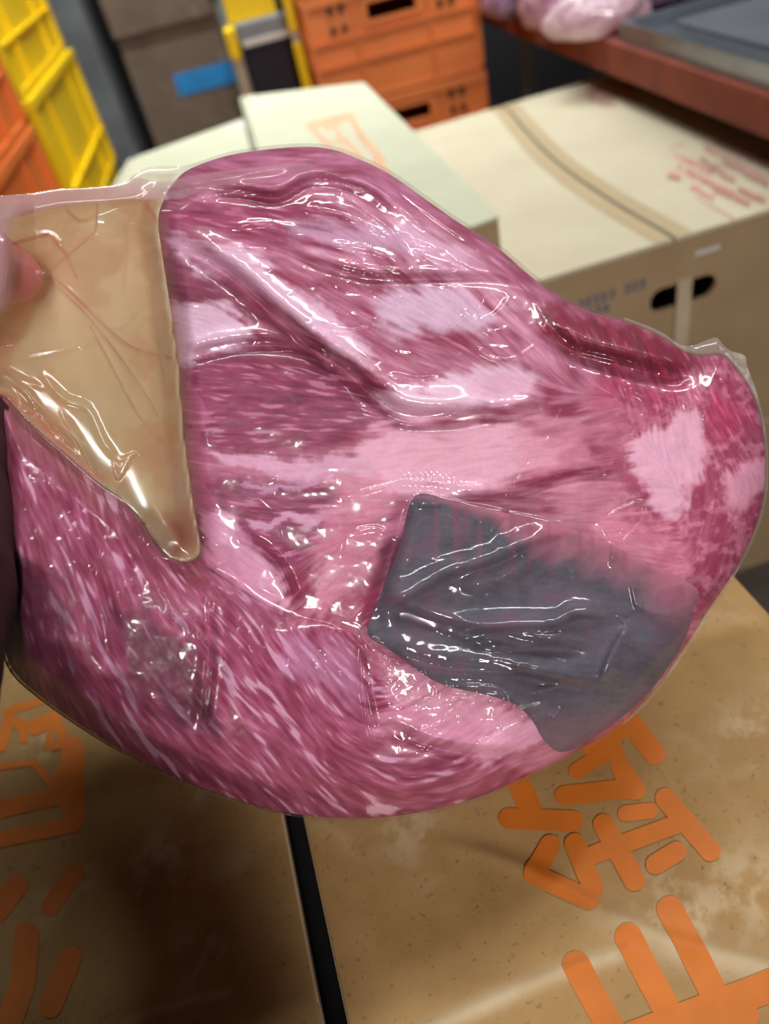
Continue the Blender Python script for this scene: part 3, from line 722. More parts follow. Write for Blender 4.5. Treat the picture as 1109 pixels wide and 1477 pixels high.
def np_mesh(name, pieces, mat, parent):
    """join (verts, quads, attrs) pieces into one mesh"""
    Vs = np.concatenate([p[0] for p in pieces]); off = 0; Q = []
    for p in pieces: Q.append(p[1] + off); off += len(p[0])
    Q = np.concatenate(Q).astype(np.int32)
    me = bpy.data.meshes.new(name); me.vertices.add(len(Vs)); me.vertices.foreach_set('co', Vs.astype(np.float32).ravel())
    me.loops.add(Q.size); me.loops.foreach_set('vertex_index', Q.ravel()); me.polygons.add(len(Q))
    me.polygons.foreach_set('loop_start', np.arange(0, Q.size, 4, dtype=np.int32)); me.polygons.foreach_set('loop_total', np.full(len(Q), 4, np.int32))
    me.polygons.foreach_set('use_smooth', np.ones(len(Q), bool))
    for k in pieces[0][2]:
        a = np.concatenate([p[2][k] for p in pieces])
        if a.ndim == 2: me.attributes.new(k, 'FLOAT_COLOR', 'POINT').data.foreach_set('color', a.astype(np.float32).ravel())
        else: me.attributes.new(k, 'FLOAT', 'POINT').data.foreach_set('value', a.astype(np.float32).ravel())
    me.update(calc_edges=True); me.validate()
    return link(name, me, mat, parent)

# --- muscle fibre directions and line-integral noise
DIRS = [(300, 320, 10), (450, 250, -8), (560, 300, 35), (650, 380, 32), (420, 330, 12), (400, 430, 38), (520, 480, 30), (620, 480, 20), (760, 470, 40), (330, 580, 2), (450, 590, 3), (350, 720, 4), (450, 740, -3),
        (470, 850, -45), (330, 800, 55), (600, 650, -5), (740, 650, -8), (860, 620, -20), (880, 710, -8), (700, 760, 3), (960, 600, 80), (1060, 640, 60), (1060, 760, 110), (900, 800, 5), (860, 490, 65), (960, 510, 60),
        (60, 700, 70), (60, 900, 78), (130, 800, 72), (200, 850, 66), (120, 1000, 62), (250, 950, 55), (250, 1060, 45), (350, 1000, 52), (420, 1080, 48), (480, 970, 55), (530, 1120, 30), (600, 1020, -25), (680, 1060, -35), (640, 1130, -12), (760, 1080, -30), (820, 960, -10)]
def lic(U, V, step, length, cell, seed):
    ax = np.zeros(U.shape); ay = np.zeros(U.shape)
    for (x, y, a) in DIRS:
        w = 1 / (((U - x) ** 2 + (V - y) ** 2) / 3600 + 1) ** 2; ax += w * np.cos(2 * np.radians(a)); ay += w * np.sin(2 * np.radians(a))
    ang = 0.5 * np.arctan2(ay, ax) + 0.5 * (fbm(U / 60, V / 60, 31) - .5)
    # keep a consistent sense for stepping
    cx_, sx_ = np.cos(ang), np.sin(ang)
    tot = np.zeros(U.shape); wsum = 0; n = 9
    for k in range(-n, n + 1):
        w = math.cos(k / (n + 1) * math.pi / 2) ** 2; o = k * length / n
        bend = 0.15 * (o / 40)
        tot += w * vnoise((U + cx_ * o - sx_ * o * bend * .3) / cell, (V + sx_ * o + cx_ * o * bend * .3) / cell, seed); wsum += w
    t = tot / wsum; return (t - t.mean()) / (t.std() + 1e-9)

def C(r, g, b_): return np.array(lin((r, g, b_)))
FAT_AND_HIGHLIGHT = [  # polygon, colour, strength, feather px
    ([(244, 446), (270, 442), (325, 440), (368, 462), (366, 488), (330, 503), (268, 524), (252, 512)], (236, 199, 220), .95, 9),
    ([(236, 345), (300, 350), (365, 372), (420, 402), (480, 455), (545, 512), (520, 522), (460, 488), (400, 440), (345, 402), (262, 374)], (236, 193, 215), .95, 10),
    ([(490, 672), (520, 640), (562, 612), (640, 604), (720, 608), (792, 632), (802, 658), (760, 690), (690, 706), (600, 716), (540, 722), (498, 735)], (246, 188, 209), .95, 16),
    ([(546, 566), (600, 556), (660, 540), (730, 528), (772, 546), (742, 582), (650, 598), (570, 602)], (246, 208, 226), .9, 12),  # white-pink highlight band, painted in with the fat
    ([(318, 654), (400, 660), (470, 662), (528, 664), (530, 690), (440, 690), (392, 682), (330, 668)], (234, 180, 207), .9, 6),
    ([(350, 700), (400, 694), (455, 688), (455, 696), (400, 703), (352, 706)], (216, 160, 194), .8, 3),
    ([(362, 752), (420, 744), (485, 742), (485, 756), (430, 756), (365, 760)], (224, 169, 198), .9, 4),
    ([(480, 690), (540, 690), (560, 760), (500, 850), (450, 890), (430, 880), (460, 800)], (216, 133, 162), .75, 18),
    ([(288, 744), (330, 750), (380, 800), (416, 840), (428, 882), (396, 878), (344, 846), (298, 802)], (232, 171, 200), .95, 8),
    ([(903, 662), (945, 612), (985, 594), (1016, 604), (1022, 650), (1002, 702), (986, 738), (964, 746), (934, 716)], (244, 188, 211), .97, 9),
    ([(1040, 694), (1098, 660), (1108, 692), (1062, 742)], (236, 169, 194), .9, 9),
    ([(560, 420), (610, 408), (690, 430), (700, 470), (600, 486), (540, 468)], (236, 204, 226), .85, 14),
    ([(420, 318), (500, 320), (600, 335), (660, 375), (560, 372), (450, 345)], (230, 188, 215), .7, 14),
    ([(600, 340), (660, 360), (740, 420), (770, 470), (700, 440), (630, 400)], (232, 175, 200), .45, 18),
    ([(536, 1050), (600, 1000), (700, 1000), (742, 1030), (764, 1062), (700, 1092), (610, 1066)], (232, 160, 188), .75, 16),
    ([(700, 1060), (760, 1030), (790, 1050), (740, 1090), (690, 1110)], (240, 180, 205), .75, 8),
    ([(412, 920), (470, 925), (520, 945), (525, 1010), (450, 990), (412, 965)], (206, 147, 183), .5, 14),
    ([(530, 1160), (570, 1156), (580, 1168), (535, 1174)], (240, 191, 207), .9, 4),
    ([(800, 700), (870, 690), (900, 720), (880, 780), (820, 770)], (224, 149, 173), .5, 16),
    ([(860, 740), (960, 760), (1000, 830), (930, 830), (860, 800)], (232, 147, 170), .6, 18),
    ([(310, 235), (420, 232), (560, 262), (640, 320), (560, 285), (430, 250), (320, 252)], (206, 122, 164), .5, 10),
    ([(690, 560), (740, 545), (800, 590), (830, 640), (790, 630), (730, 600)], (232, 169, 194), .5, 16),
    ([(745, 610), (830, 610), (850, 650), (800, 690), (760, 690)], (230, 151, 175), .55, 14),
    ([(272, 540), (285, 545), (300, 640), (305, 720), (292, 740), (278, 680), (266, 600)], (206, 118, 151), .6, 6),
    ([(920, 590), (870, 590), (850, 620), (880, 650), (905, 650)], (210, 125, 153), .4, 14),
]
DARK = [
    ([(262, 532), (340, 518), (430, 524), (500, 558), (538, 605), (500, 645), (400, 652), (310, 645), (275, 610)], (156, 62, 102), .85, 14),
    ([(285, 690), (360, 690), (480, 694), (482, 742), (446, 802), (408, 822), (362, 780), (330, 745), (290, 732)], (151, 57, 100), .85, 12),
    ([(250, 292), (330, 285), (430, 272), (500, 330), (400, 352), (290, 332), (240, 330)], (162, 55, 100), .75, 18),
    ([(234, 365), (290, 385), (340, 420), (400, 470), (470, 520), (440, 520), (380, 470), (330, 440), (250, 440)], (131, 37, 75), .75, 12),
    ([(262, 530), (320, 512), (380, 500), (450, 508), (540, 575), (600, 598), (560, 604), (480, 560), (420, 530), (320, 525)], (138, 39, 79), .8, 9),
    ([(786, 436), (850, 454), (950, 484), (1012, 520), (992, 546), (900, 534), (820, 502), (776, 472)], (138, 6, 52), .92, 10),
    ([(860, 535), (960, 548), (1000, 552), (960, 590), (900, 580), (870, 600)], (189, 64, 109), .65, 18),
    ([(1020, 560), (1065, 580), (1075, 610), (1030, 640), (1015, 690), (1000, 720), (1020, 640)], (191, 59, 102), .7, 14),
    ([(540, 790), (598, 770), (580, 850), (540, 915), (500, 900), (528, 840)], (109, 30, 66), .85, 16),  # shade beside the pad, painted into the meat colour
    ([(470, 860), (540, 850), (540, 915), (470, 895), (430, 880)], (174, 55, 95), .6, 16),
    ([(15, 820), (70, 840), (100, 900), (110, 990), (60, 960), (20, 900)], (92, 26, 58), .75, 24),  # shadow on the left of the lower roll, painted as colour
    ([(160, 880), (230, 890), (300, 960), (300, 1060), (240, 1030), (180, 960)], (92, 26, 58), .75, 26),  # shaded hollow of the lower roll, darkened in the colour
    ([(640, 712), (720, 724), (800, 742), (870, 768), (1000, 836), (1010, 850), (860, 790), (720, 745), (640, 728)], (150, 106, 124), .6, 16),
    ([(450, 400), (540, 405), (640, 402), (640, 412), (540, 420), (460, 420)], (156, 48, 91), .6, 8),
    ([(640, 590), (700, 560), (780, 600), (760, 610), (700, 595), (650, 600)], (162, 57, 104), .5, 9),
    ([(270, 245), (420, 218), (520, 232), (640, 310), (760, 400), (740, 395), (620, 312), (500, 245), (400, 236), (280, 262)], (165, 46, 95), .35, 7),
]
def meat_colour(U, V):
    f1 = lic(U, V, 1, 17, 2.7, 41); f2 = lic(U, V, 1, 27, 5.5, 43); f3 = lic(U, V, 1, 38, 10, 47); f4 = lic(U, V, 1, 50, 24, 53); f0 = vnoise(U / 2.2, V / 2.2, 49) * 2 - 1
    sl = poly_sd(U, V, LOBE); lobe = smooth01(sl / 14 + .5)
    dark = C(158, 54, 92); pale = C(226, 156, 184)
    base_v = np.clip(0.42 + 0.09 * f2 + 0.06 * f1 + 0.13 * f3 + 0.10 * f4 + 0.14 * (fbm(U / 110, V / 90, 51) - .5) * 4, 0, 1)
    col = dark + (pale - dark) * base_v[..., None]
    # lower roll: purple muscle with long pale streaks
    ld, lp = C(150, 52, 88), C(198, 108, 144)
    lv = np.clip(0.40 + 0.20 * f2 + 0.12 * f1, 0, 1); lc = ld + (lp - ld) * lv[..., None]
    st = smooth01((f3 * .65 + f2 * .65 + f1 * .25 - 1.0) / 0.8); lc = lc + (C(228, 176, 204) - lc) * (st * .85)[..., None]
    col = col + (lc - col) * lobe[..., None]
    # right end: reddish mottled marbling
    rm = smooth01((U - 820) / 120) * (1 - lobe)
    mo = smooth01((fbm(U / 12, V / 10, 61, 4, .6) - .40) * 3.2); rc_ = C(168, 52, 92) + (C(226, 140, 168) - C(168, 52, 92)) * np.clip(mo * .8 + .08 * f1, 0, 1)[..., None]
    col = col + (rc_ - col) * (rm * .8)[..., None]
    wu = U + 38 * (fbm(U / 30, V / 30, 71, 5, .6) - .5) + 1.2 * f1; wv = V + 34 * (fbm(U / 30, V / 30, 75, 5, .6) - .5) + 1.2 * f1
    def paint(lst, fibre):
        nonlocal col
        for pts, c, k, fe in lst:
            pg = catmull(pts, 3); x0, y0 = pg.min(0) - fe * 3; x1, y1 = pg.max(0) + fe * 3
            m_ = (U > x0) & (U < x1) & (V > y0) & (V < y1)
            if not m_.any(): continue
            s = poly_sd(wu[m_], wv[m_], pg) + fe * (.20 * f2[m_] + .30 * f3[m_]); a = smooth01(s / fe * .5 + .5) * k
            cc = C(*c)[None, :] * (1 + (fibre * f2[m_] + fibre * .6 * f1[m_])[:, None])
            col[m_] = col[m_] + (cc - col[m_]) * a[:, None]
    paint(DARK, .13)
    # streaks of fat inside the dark muscles
    for (x0, y0, x1, y1, k, th) in ((262, 520, 540, 650, .8, .75), (280, 690, 490, 820, .7, .85), (236, 280, 520, 340, .5, .9)):
        m_ = smooth01((U - x0) / 20) * smooth01((x1 - U) / 20) * smooth01((V - y0) / 14) * smooth01((y1 - V) / 14)
        s = smooth01((f2 * .8 + f1 * .6 - th) / .7) * m_ * k; col = col + (C(206, 134, 166) - col) * s[..., None]
    paint(FAT_AND_HIGHLIGHT, .015)
    # general fine marbling
    g = smooth01((f1 * .9 + f2 * .3 - 1.5) / .8) * .28; col = col + (C(220, 160, 190) - col) * g[..., None]
    col = col * (1 + 0.05 * f0 + 0.03 * f1)[..., None]
    lum = (col @ np.array([.3, .5, .2]))[..., None]; col = lum + (col - lum) * .98; col = col ** 1.07 * np.array([1.0, .97, 1.03])
    return np.clip(col, 0.002, 1)

STEP = 1.6
def fd(U, V, sd): return mid_depth(U, V) - relief(U, V)
def fcol(U, V): c = meat_colour(U, V); return {'mcol': np.concatenate([c, np.ones(c.shape[:2] + (1,))], -1)}
def bd(U, V, sd): return mid_depth(U, V) + (0.026 + 0.02 * smooth01((V - 150) / 300) * (1 - .55 * smooth01((V - 850) / 250))) * np.sqrt(np.maximum(0, 1 - (1 - np.minimum(np.maximum(sd, 0) / 130, 1)) ** 2)) + .004 * (fbm(U / 60, V / 60, 81) - .5) * smooth01(sd / 40)
def meat_mat():
    mt, nt, b_ = newmat('marbled_beef')
    at = N(nt, 'ShaderNodeAttribute'); at.attribute_name = 'mcol'
    nt.links.new(at.outputs['Color'], b_.inputs['Base Color'])
    b_.inputs['Roughness'].default_value = .45; b_.inputs['Specular IOR Level'].default_value = .35
    b_.inputs['Subsurface Weight'].default_value = .0
    return mt
beef = tag(empty('vacuum_packed_beef', PD(554, 1100, 0.42)), 'large marbled beef cut vacuum packed in clear film, held over the cartons', 'meat')
bloc = beef.location.copy()
def under_beef(o): o.parent = beef; o.matrix_parent_inverse = Matrix.Translation(-bloc); return o
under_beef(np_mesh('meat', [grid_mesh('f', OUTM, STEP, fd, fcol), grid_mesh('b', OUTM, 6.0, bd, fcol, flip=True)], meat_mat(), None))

# wrinkles: (points, width px, height mm)
WR = [
    ([(838, 456), (852, 478), (848, 506)], 6, 4.0), ([(866, 462), (882, 484), (880, 512)], 6, 4.0), ([(892, 468), (908, 494), (912, 522)], 6, 4.2), ([(918, 475), (936, 502), (948, 532)], 6, 4.2), ([(942, 488), (962, 512), (976, 536)], 6, 3.8), ([(812, 448), (828, 474), (826, 500)], 6, 3.6), ([(205, 274), (260, 267), (330, 254), (430, 238)], 9, 3.6), ([(240, 288), (330, 280), (430, 262)], 5, 2.0),
    ([(900, 560), (930, 575), (925, 600)], 4, 1.6), ([(1000, 560), (1018, 580), (1015, 600)], 5, 2.2), ([(980, 590), (1000, 596)], 4, 1.6), ([(880, 640), (900, 625)], 4, 1.4),
    ([(540, 878), (600, 850), (650, 822), (700, 808), (750, 786), (812, 764)], 13, 7.0), ([(660, 846), (720, 834), (770, 804), (802, 782)], 14, 3.4), ([(650, 910), (720, 900), (800, 898), (830, 884), (890, 888)], 11, 6.0), ([(536, 926), (610, 956), (690, 966), (760, 968), (830, 985)], 11, 5.4), ([(908, 900), (884, 940), (866, 985)], 9, 4.2), ([(690, 930), (760, 930), (820, 915)], 9, 3.0),
    ([(575, 340), (620, 352), (680, 385), (730, 400)], 7, 1.8), ([(430, 300), (500, 310), (560, 340)], 6, 1.6), ([(330, 330), (380, 322), (440, 335)], 5, 1.4), ([(640, 455), (690, 500), (750, 505)], 6, 1.6), ([(470, 350), (540, 362), (580, 380)], 5, 1.4),
    ([(185, 318), (184, 370), (180, 428)], 4, .9), ([(70, 392), (110, 428), (150, 468), (190, 500), (246, 516)], 3, 1.0), ([(66, 398), (120, 448), (166, 505), (205, 560), (228, 600)], 2.6, .9), ([(130, 468), (165, 535), (200, 600)], 2.4, .8),
    ([(100, 505), (150, 480), (190, 460), (226, 395)], 3, .7), ([(30, 520), (80, 510), (150, 490)], 3, .6), ([(60, 540), (90, 575), (125, 590), (150, 640), (175, 670)], 5, 1.6), ([(165, 668), (195, 655), (250, 615)], 3, 1.0), ([(165, 668), (170, 690), (190, 655)], 3, 1.4),
    ([(10, 545), (40, 570), (70, 620), (110, 640)], 4, 1.3), ([(0, 530), (25, 545), (60, 560)], 3, 1.0), ([(70, 335), (70, 392)], 3, .8), ([(140, 295), (140, 330), (128, 345)], 3, .9), ([(20, 352), (68, 338), (92, 360)], 4, 1.3), ([(40, 400), (66, 392), (75, 375)], 3, 1.0),
    ([(95, 300), (115, 318), (138, 312)], 3, .6), ([(215, 400), (222, 450), (240, 560)], 3, .6),
    ([(0, 312), (40, 302), (90, 292), (150, 288), (200, 285), (250, 285), (300, 268)], 8, 2.2), ([(205, 268), (250, 262), (320, 248), (400, 240), (440, 234)], 7, 2.6), ([(230, 285), (262, 280), (280, 262)], 4, 1.6), ([(275, 245), (350, 228), (430, 218)], 4, 1.3),
    ([(440, 236), (480, 256), (540, 270), (590, 310), (620, 345)], 4, 1.5), ([(480, 262), (520, 300), (560, 330), (600, 380)], 3.5, 1.5), ([(520, 330), (570, 345), (610, 395)], 3, 1.2), ([(560, 262), (620, 310), (680, 352)], 3, 1.2),
    ([(400, 362), (470, 384), (530, 398), (640, 398), (720, 402), (790, 424)], 2.6, 1.6), ([(270, 390), (320, 365), (400, 360)], 2, .8), ([(275, 395), (290, 440), (300, 470)], 2, .6),
    ([(240, 350), (300, 384), (360, 430), (420, 478), (480, 520), (530, 545), (560, 555)], 4, 1.6), ([(360, 430), (440, 470), (520, 520), (548, 545), (600, 548)], 3, 1.4), ([(440, 470), (500, 480), (540, 470)], 3, 1.2), ([(480, 410), (490, 435), (484, 450)], 2.5, 1.2),
    ([(535, 425), (548, 450), (536, 470)], 2.5, 1.3), ([(510, 360), (505, 375)], 3, 1.2), ([(590, 360), (640, 385), (690, 392)], 3, 1.0), ([(660, 440), (690, 462), (720, 450), (740, 420)], 3, 1.3), ([(700, 430), (690, 455), (705, 480), (740, 470)], 2.6, 1.2),
    ([(620, 430), (660, 480), (720, 520), (770, 500), (780, 470)], 2.6, 1.2), ([(540, 575), (560, 600), (610, 610), (680, 590)], 3, 1.5), ([(560, 540), (600, 548), (640, 545)], 3, 1.2), ([(500, 560), (520, 590), (560, 602)], 2.6, 1.0),
    ([(780, 424), (790, 450), (784, 480)], 5, 1.8), ([(770, 430), (785, 460), (800, 480)], 3, 1.6), ([(840, 458), (850, 480), (845, 505)], 4, 1.8), ([(866, 462), (880, 485), (876, 505)], 4, 1.8), ([(890, 468), (905, 495), (908, 520)], 5, 2.0), ([(918, 475), (935, 505), (950, 530)], 5, 2.0), ([(938, 490), (958, 512), (975, 535)], 4, 1.8),
    ([(815, 455), (830, 480), (828, 500)], 4, 1.6), ([(800, 500), (860, 515), (930, 530), (990, 538), (1010, 530)], 3, 2.0), ([(955, 495), (985, 515), (975, 535), (950, 520)], 3, 1.4), ([(980, 505), (1010, 520), (1040, 500)], 3, 1.4), ([(1035, 490), (1030, 520), (1040, 545), (1062, 560)], 3, 1.6), ([(1050, 505), (1062, 530), (1078, 545)], 4, 1.4),
    ([(830, 530), (820, 570), (800, 610), (785, 640)], 2.6, 1.2), ([(786, 648), (770, 660), (740, 705), (720, 750), (680, 810), (655, 850)], 2.6, 1.3), ([(780, 655), (750, 690), (725, 740)], 2.2, 1.0), ([(330, 615), (345, 660), (352, 700), (400, 750), (410, 800), (416, 850)], 2.4, 1.0), ([(385, 695), (400, 690), (395, 710)], 2.6, 1.0),
    ([(300, 600), (298, 640)], 2.4, .8), ([(283, 590), (286, 660), (296, 740)], 2.6, .8), ([(490, 720), (540, 705), (590, 695), (650, 700), (700, 702)], 3, 1.3), ([(505, 770), (540, 762), (575, 775)], 4, 1.5), ([(495, 690), (498, 740), (490, 800)], 2.4, .8),
    ([(548, 870), (600, 850), (640, 825), (690, 815), (740, 790), (790, 768), (810, 765)], 6, 3.2), ([(660, 840), (720, 830), (770, 800), (800, 780)], 8, 2.6), ([(660, 905), (720, 898), (800, 896), (812, 885), (870, 880), (885, 890)], 5, 2.6), ([(680, 925), (740, 925), (800, 920), (820, 900)], 6, 2.4), ([(900, 905), (880, 940), (870, 975)], 5, 2.2), ([(880, 880), (905, 905), (912, 940)], 3, 1.6),
    ([(528, 918), (570, 932), (590, 925)], 4, 1.8), ([(540, 925), (600, 960), (620, 975)], 5, 1.8), ([(612, 975), (635, 950), (632, 970)], 5, 2.0), ([(670, 965), (700, 972), (730, 968)], 6, 2.2), ([(650, 990), (700, 992), (730, 1000), (740, 1025), (800, 1012)], 3.5, 1.6), ([(770, 1000), (800, 990), (815, 985)], 4, 1.6), ([(795, 1040), (812, 1020)], 4, 1.8),
    ([(870, 760), (885, 785), (880, 815)], 3, 1.4), ([(862, 755), (920, 725), (930, 745), (890, 790)], 3, 1.6), ([(905, 730), (895, 770)], 2.5, 1.2), ([(915, 860), (930, 880), (985, 895)], 5, 1.8), ([(910, 840), (918, 880)], 3, 1.4), ([(600, 730), (640, 728)], 3, 1.0),
    ([(525, 940), (530, 990), (545, 1010)], 3, 1.4), ([(540, 945), (580, 960), (630, 985), (632, 1010)], 3, 1.3), ([(575, 1020), (600, 1010), (632, 1015)], 4, 1.8), ([(620, 1060), (650, 1030), (680, 1005)], 4, 1.6), ([(680, 1090), (720, 1060), (760, 1040), (790, 1030)], 3.5, 1.6), ([(545, 1070), (548, 1055), (556, 1070)], 4, 1.8), ([(640, 1012), (700, 1005), (740, 1000)], 3, 1.2),
    ([(300, 830), (302, 900), (298, 980), (290, 1060)], 3, 1.6), ([(420, 890), (418, 940), (415, 960)], 3, 1.4), ([(522, 925), (522, 1000), (535, 1060), (545, 1075)], 3, 1.6), ([(160, 752), (130, 830), (120, 880), (128, 930), (110, 965)], 2.4, 1.2), ([(60, 670), (66, 720), (70, 760)], 3, 1.3), ([(75, 672), (78, 700)], 3, 1.2), ([(40, 690), (38, 730)], 4, 1.5), ([(112, 720), (118, 745), (100, 770)], 3, 1.3),
    ([(180, 850), (186, 820), (200, 790), (215, 775)], 4, 2.0), ([(196, 860), (200, 830), (215, 800)], 4, 2.0), ([(230, 845), (245, 870), (250, 900)], 4, 1.8), ([(255, 880), (262, 905)], 4, 1.6), ([(272, 885), (278, 915)], 4, 1.6), ([(285, 890), (292, 925)], 4, 1.6), ([(320, 905), (325, 950), (322, 980)], 3, 1.6), ([(345, 908), (350, 935)], 4, 1.7), ([(362, 910), (366, 940)], 4, 1.7), ([(380, 905), (384, 935)], 3, 1.4),
    ([(155, 880), (170, 860), (172, 890)], 3, 1.4), ([(5, 575), (45, 615), (95, 660), (140, 700), (175, 725)], 5, 1.5), ([(90, 600), (120, 650), (138, 690)], 4, 1.4), ([(20, 590), (60, 600), (110, 650)], 4, 1.6), ([(265, 812), (300, 835), (350, 862), (400, 885)], 3, 1.3), ([(285, 770), (300, 790), (315, 815)], 3, 1.3),
]
def wrinkle(U, V):
    h = np.zeros(U.shape)
    for pts, wd, mm in WR:
        pts = catmull(pts, 4, closed=False); x0, y0 = pts.min(0) - wd * 4; x1, y1 = pts.max(0) + wd * 4
        m_ = (U > x0) & (U < x1) & (V > y0) & (V < y1)
        if not m_.any(): continue
        d, t, s = polyline_dist(U[m_], V[m_], pts); tp = smooth01(t / .2) * smooth01((1 - t) / .2) * .8 + .2
        k = np.where(s > 0, 0.75, 1.5)
        h[m_] = np.maximum(h[m_], mm * .00125 * np.exp(-(d / (wd * k)) ** 2) * tp)
    # fine taut crumple
    wu = U + 30 * (fbm(U / 50, V / 50, 101) - .5); wv = V + 30 * (fbm(U / 50, V / 50, 103) - .5)
    r1 = 1 - np.abs(2 * vnoise(wu / 44, wv / 30, 105) - 1); r2 = 1 - np.abs(2 * vnoise(wu / 15, wv / 13, 107) - 1)
    msk = smooth01((fbm(U / 80, V / 80, 109) - .38) * 5) * (1 - .92 * np.exp(-((U - 430) / 200) ** 4 - ((V - 690) / 190) ** 4)) * (1 - .8 * np.exp(-((U - 700) / 160) ** 4 - ((V - 640) / 70) ** 4))
    on = smooth01((poly_sd(U, V, OUTM) + 4) / 16)
    up = np.exp(-((U - 590) / 210) ** 4 - ((V - 400) / 150) ** 4) + np.exp(-((U - 660) / 130) ** 4 - ((V - 1050) / 50) ** 4) + .35 * np.exp(-((U - 290) / 160) ** 4 - ((V - 890) / 110) ** 4)
    r3 = 1 - np.abs(2 * vnoise(wu / 22 + wv / 60, wv / 30, 113) - 1); h = h + on * .00075 * r3 ** 7 * np.clip(up, 0, 1) * smooth01((fbm(U / 50, V / 50, 115) - .40) * 6)
    h = h + on * (0.00040 * r1 ** 6 * msk + 0.00007 * r2 ** 6 * msk)
    for (x, y, rx, ry) in ((470, 960, 62, 36), (590, 990, 50, 40)):           # tiny bubbles between film and meat
        g = np.exp(-((U - x) / rx) ** 2 - ((V - y) / ry) ** 2); h = h + g * .0007 * smooth01((vnoise(U / 5.5, V / 5.5, 111) - .5) * 3)
    for (x, y, rx, ry) in ((620, 690, 60, 14),):                             # embossed film
        g = np.exp(-((U - x) / rx) ** 2 - ((V - y) / ry) ** 2); h = h + g * .00025 * (np.sin((U + V) * .75) + np.sin((U - V) * .75))
    return h
# --- dark absorbent pad lying on the meat under the film
PADP = catmull([(599, 716), (650, 722), (720, 738), (790, 752), (850, 772), (915, 802), (1002, 846), (1000, 880), (984, 930), (935, 1000), (880, 1047), (818, 1084), (788, 1072), (768, 1040), (742, 1016), (700, 1002), (640, 988), (600, 966), (560, 936), (530, 912), (548, 862), (576, 788)], 5)
def pad_depth(U, V, sd):
    w = 0.0010 * np.exp(-((poly_sd(U, V, PADP)) / 3.0) ** 2) - wrinkle(U, V) * .7 * smooth01(poly_sd(U, V, PADP) / 8)
    return mid_depth(U, V) - relief(U, V) - 0.0019 + w
def pad_col(U, V):
    tx = .25 + vnoise(U / 2.6, V / 1.8, 91) * .22 + fbm(U / 14, V / 5, 93) * .4
    n = fbm(U / 45, V / 35, 95)
    c = C(66, 64, 78) + (C(108, 102, 116) - C(66, 64, 78)) * np.clip(tx * 1.2 + (n - .5) * 1.2 - .15, 0, 1)[..., None]
    dt, tt, ss_ = polyline_dist(U, V, [(599, 716), (650, 722), (720, 738), (790, 752), (850, 772), (915, 802), (1002, 846)])
    bl = smooth01(1 - dt / (10 + 62 * smooth01((U - 640) / 160)) + .9 * (n - .5)) * (.35 + .6 * smooth01((U - 620) / 100))      # blood soaked upper band
    c = c + (C(190, 110, 134) - c) * bl[..., None]
    lo = smooth01((n - .52) * 6) * .45; c = c + (C(108, 66, 92) - c) * lo[..., None]
    ed = smooth01((V - 1000) / 60) * .35; c = c + (C(140, 96, 116) - c) * ed[..., None]
    vert = smooth01((vnoise(U / 9, V / 160, 97) - .62) * 5) * smooth01((860 - V) / 90) * .4; c = c + (C(150, 66, 92) - c) * vert[..., None]
    return {'mcol': np.concatenate([np.clip(c, .002, 1), np.ones(c.shape[:2] + (1,))], -1)}
pmt = meat_mat(); pmt.name = 'soaked_pad'; pmt.node_tree.nodes['Principled BSDF'].inputs['Roughness'].default_value = .8
under_beef(np_mesh('absorbent_pad', [grid_mesh('p', PADP, 2.0, pad_depth, pad_col)], pmt, None))

# --- clear film
FO_TOP = [(-70, 292), (-20, 284), (40, 279), (85, 272), (130, 270), (175, 264), (195, 250), (214, 241), (240, 239), (270, 238), (330, 219), (400, 209), (455, 207), (502, 217), (562, 245), (612, 280), (662, 315), (717, 350), (763, 389), (803, 419),
          (852, 444), (907, 460), (952, 478), (980, 497), (1000, 498), (1020, 490), (1034, 487), (1044, 499), (1056, 507), (1074, 513), (1078, 530), (1092, 568), (1105, 628), (1107, 702), (1093, 763), (1061, 828), (1023, 886), (988, 941),
          (938, 1009), (883, 1058), (822, 1093), (762, 1123), (692, 1154), (621, 1173), (540, 1184), (470, 1183), (399, 1173), (318, 1150), (248, 1123), (178, 1088), (118, 1052), (57, 1009), (15, 970), (-2, 922), (-14, 850), (-16, 760), (-15, 670), (-30, 605), (-85, 545), (-90, 420)]
OUTF = catmull(FO_TOP, 4)
def boxblur(a, r):
    for ax in (0, 1):
        p = np.concatenate([np.repeat(np.take(a, [0], ax), r + 1, ax), a, np.repeat(np.take(a, [-1], ax), r, ax)], ax)
        c = np.cumsum(p, ax); n = a.shape[ax]
        a = (np.take(c, range(2 * r + 1, 2 * r + 1 + n), ax) - np.take(c, range(0, n), ax)) / (2 * r + 1)
    return a
def film_depth(U, V, sd):
    sdm = poly_sd(U, V, OUTM); ps = poly_sd(U, V, PADP)
    r = relief(U, V); base = mid_depth(U, V)
    void = smooth01(-sdm / 40) * smooth01(sd / 30)
    want = np.where(sdm > 0, r, 0.006 * void)
    b3 = boxblur(boxblur(want, 16), 16) * smooth01(-sdm / 6 + .5) * smooth01(sd / 40); b1 = boxblur(boxblur(want, 4), 4); b2 = boxblur(boxblur(want, 9), 9)
    edge = smooth01(sd / 22)
    win = smooth01((345 - U) / 30) * smooth01((V - 262) / 40) * smooth01((830 - V) / 20) * smooth01((sd - 6) / 60)
    tent = win * (.027 * np.exp(-np.maximum(-sdm, 0) / 85)) * (sdm < 34)
    thumb = .046 * np.exp(-((U + 22) / 62) ** 4 - ((V - 385) / 105) ** 4) * smooth01(sd / 14)
    want = np.maximum(want, np.maximum(boxblur(tent, 3), thumb))
    h = np.maximum(np.maximum(want, b3), np.maximum(b1, b2 * .98 * edge)) + 0.0012 * edge + 0.0016 * smooth01(ps / 6 + 1)
    return base - h - wrinkle(U, V) * smooth01(sd / 10)
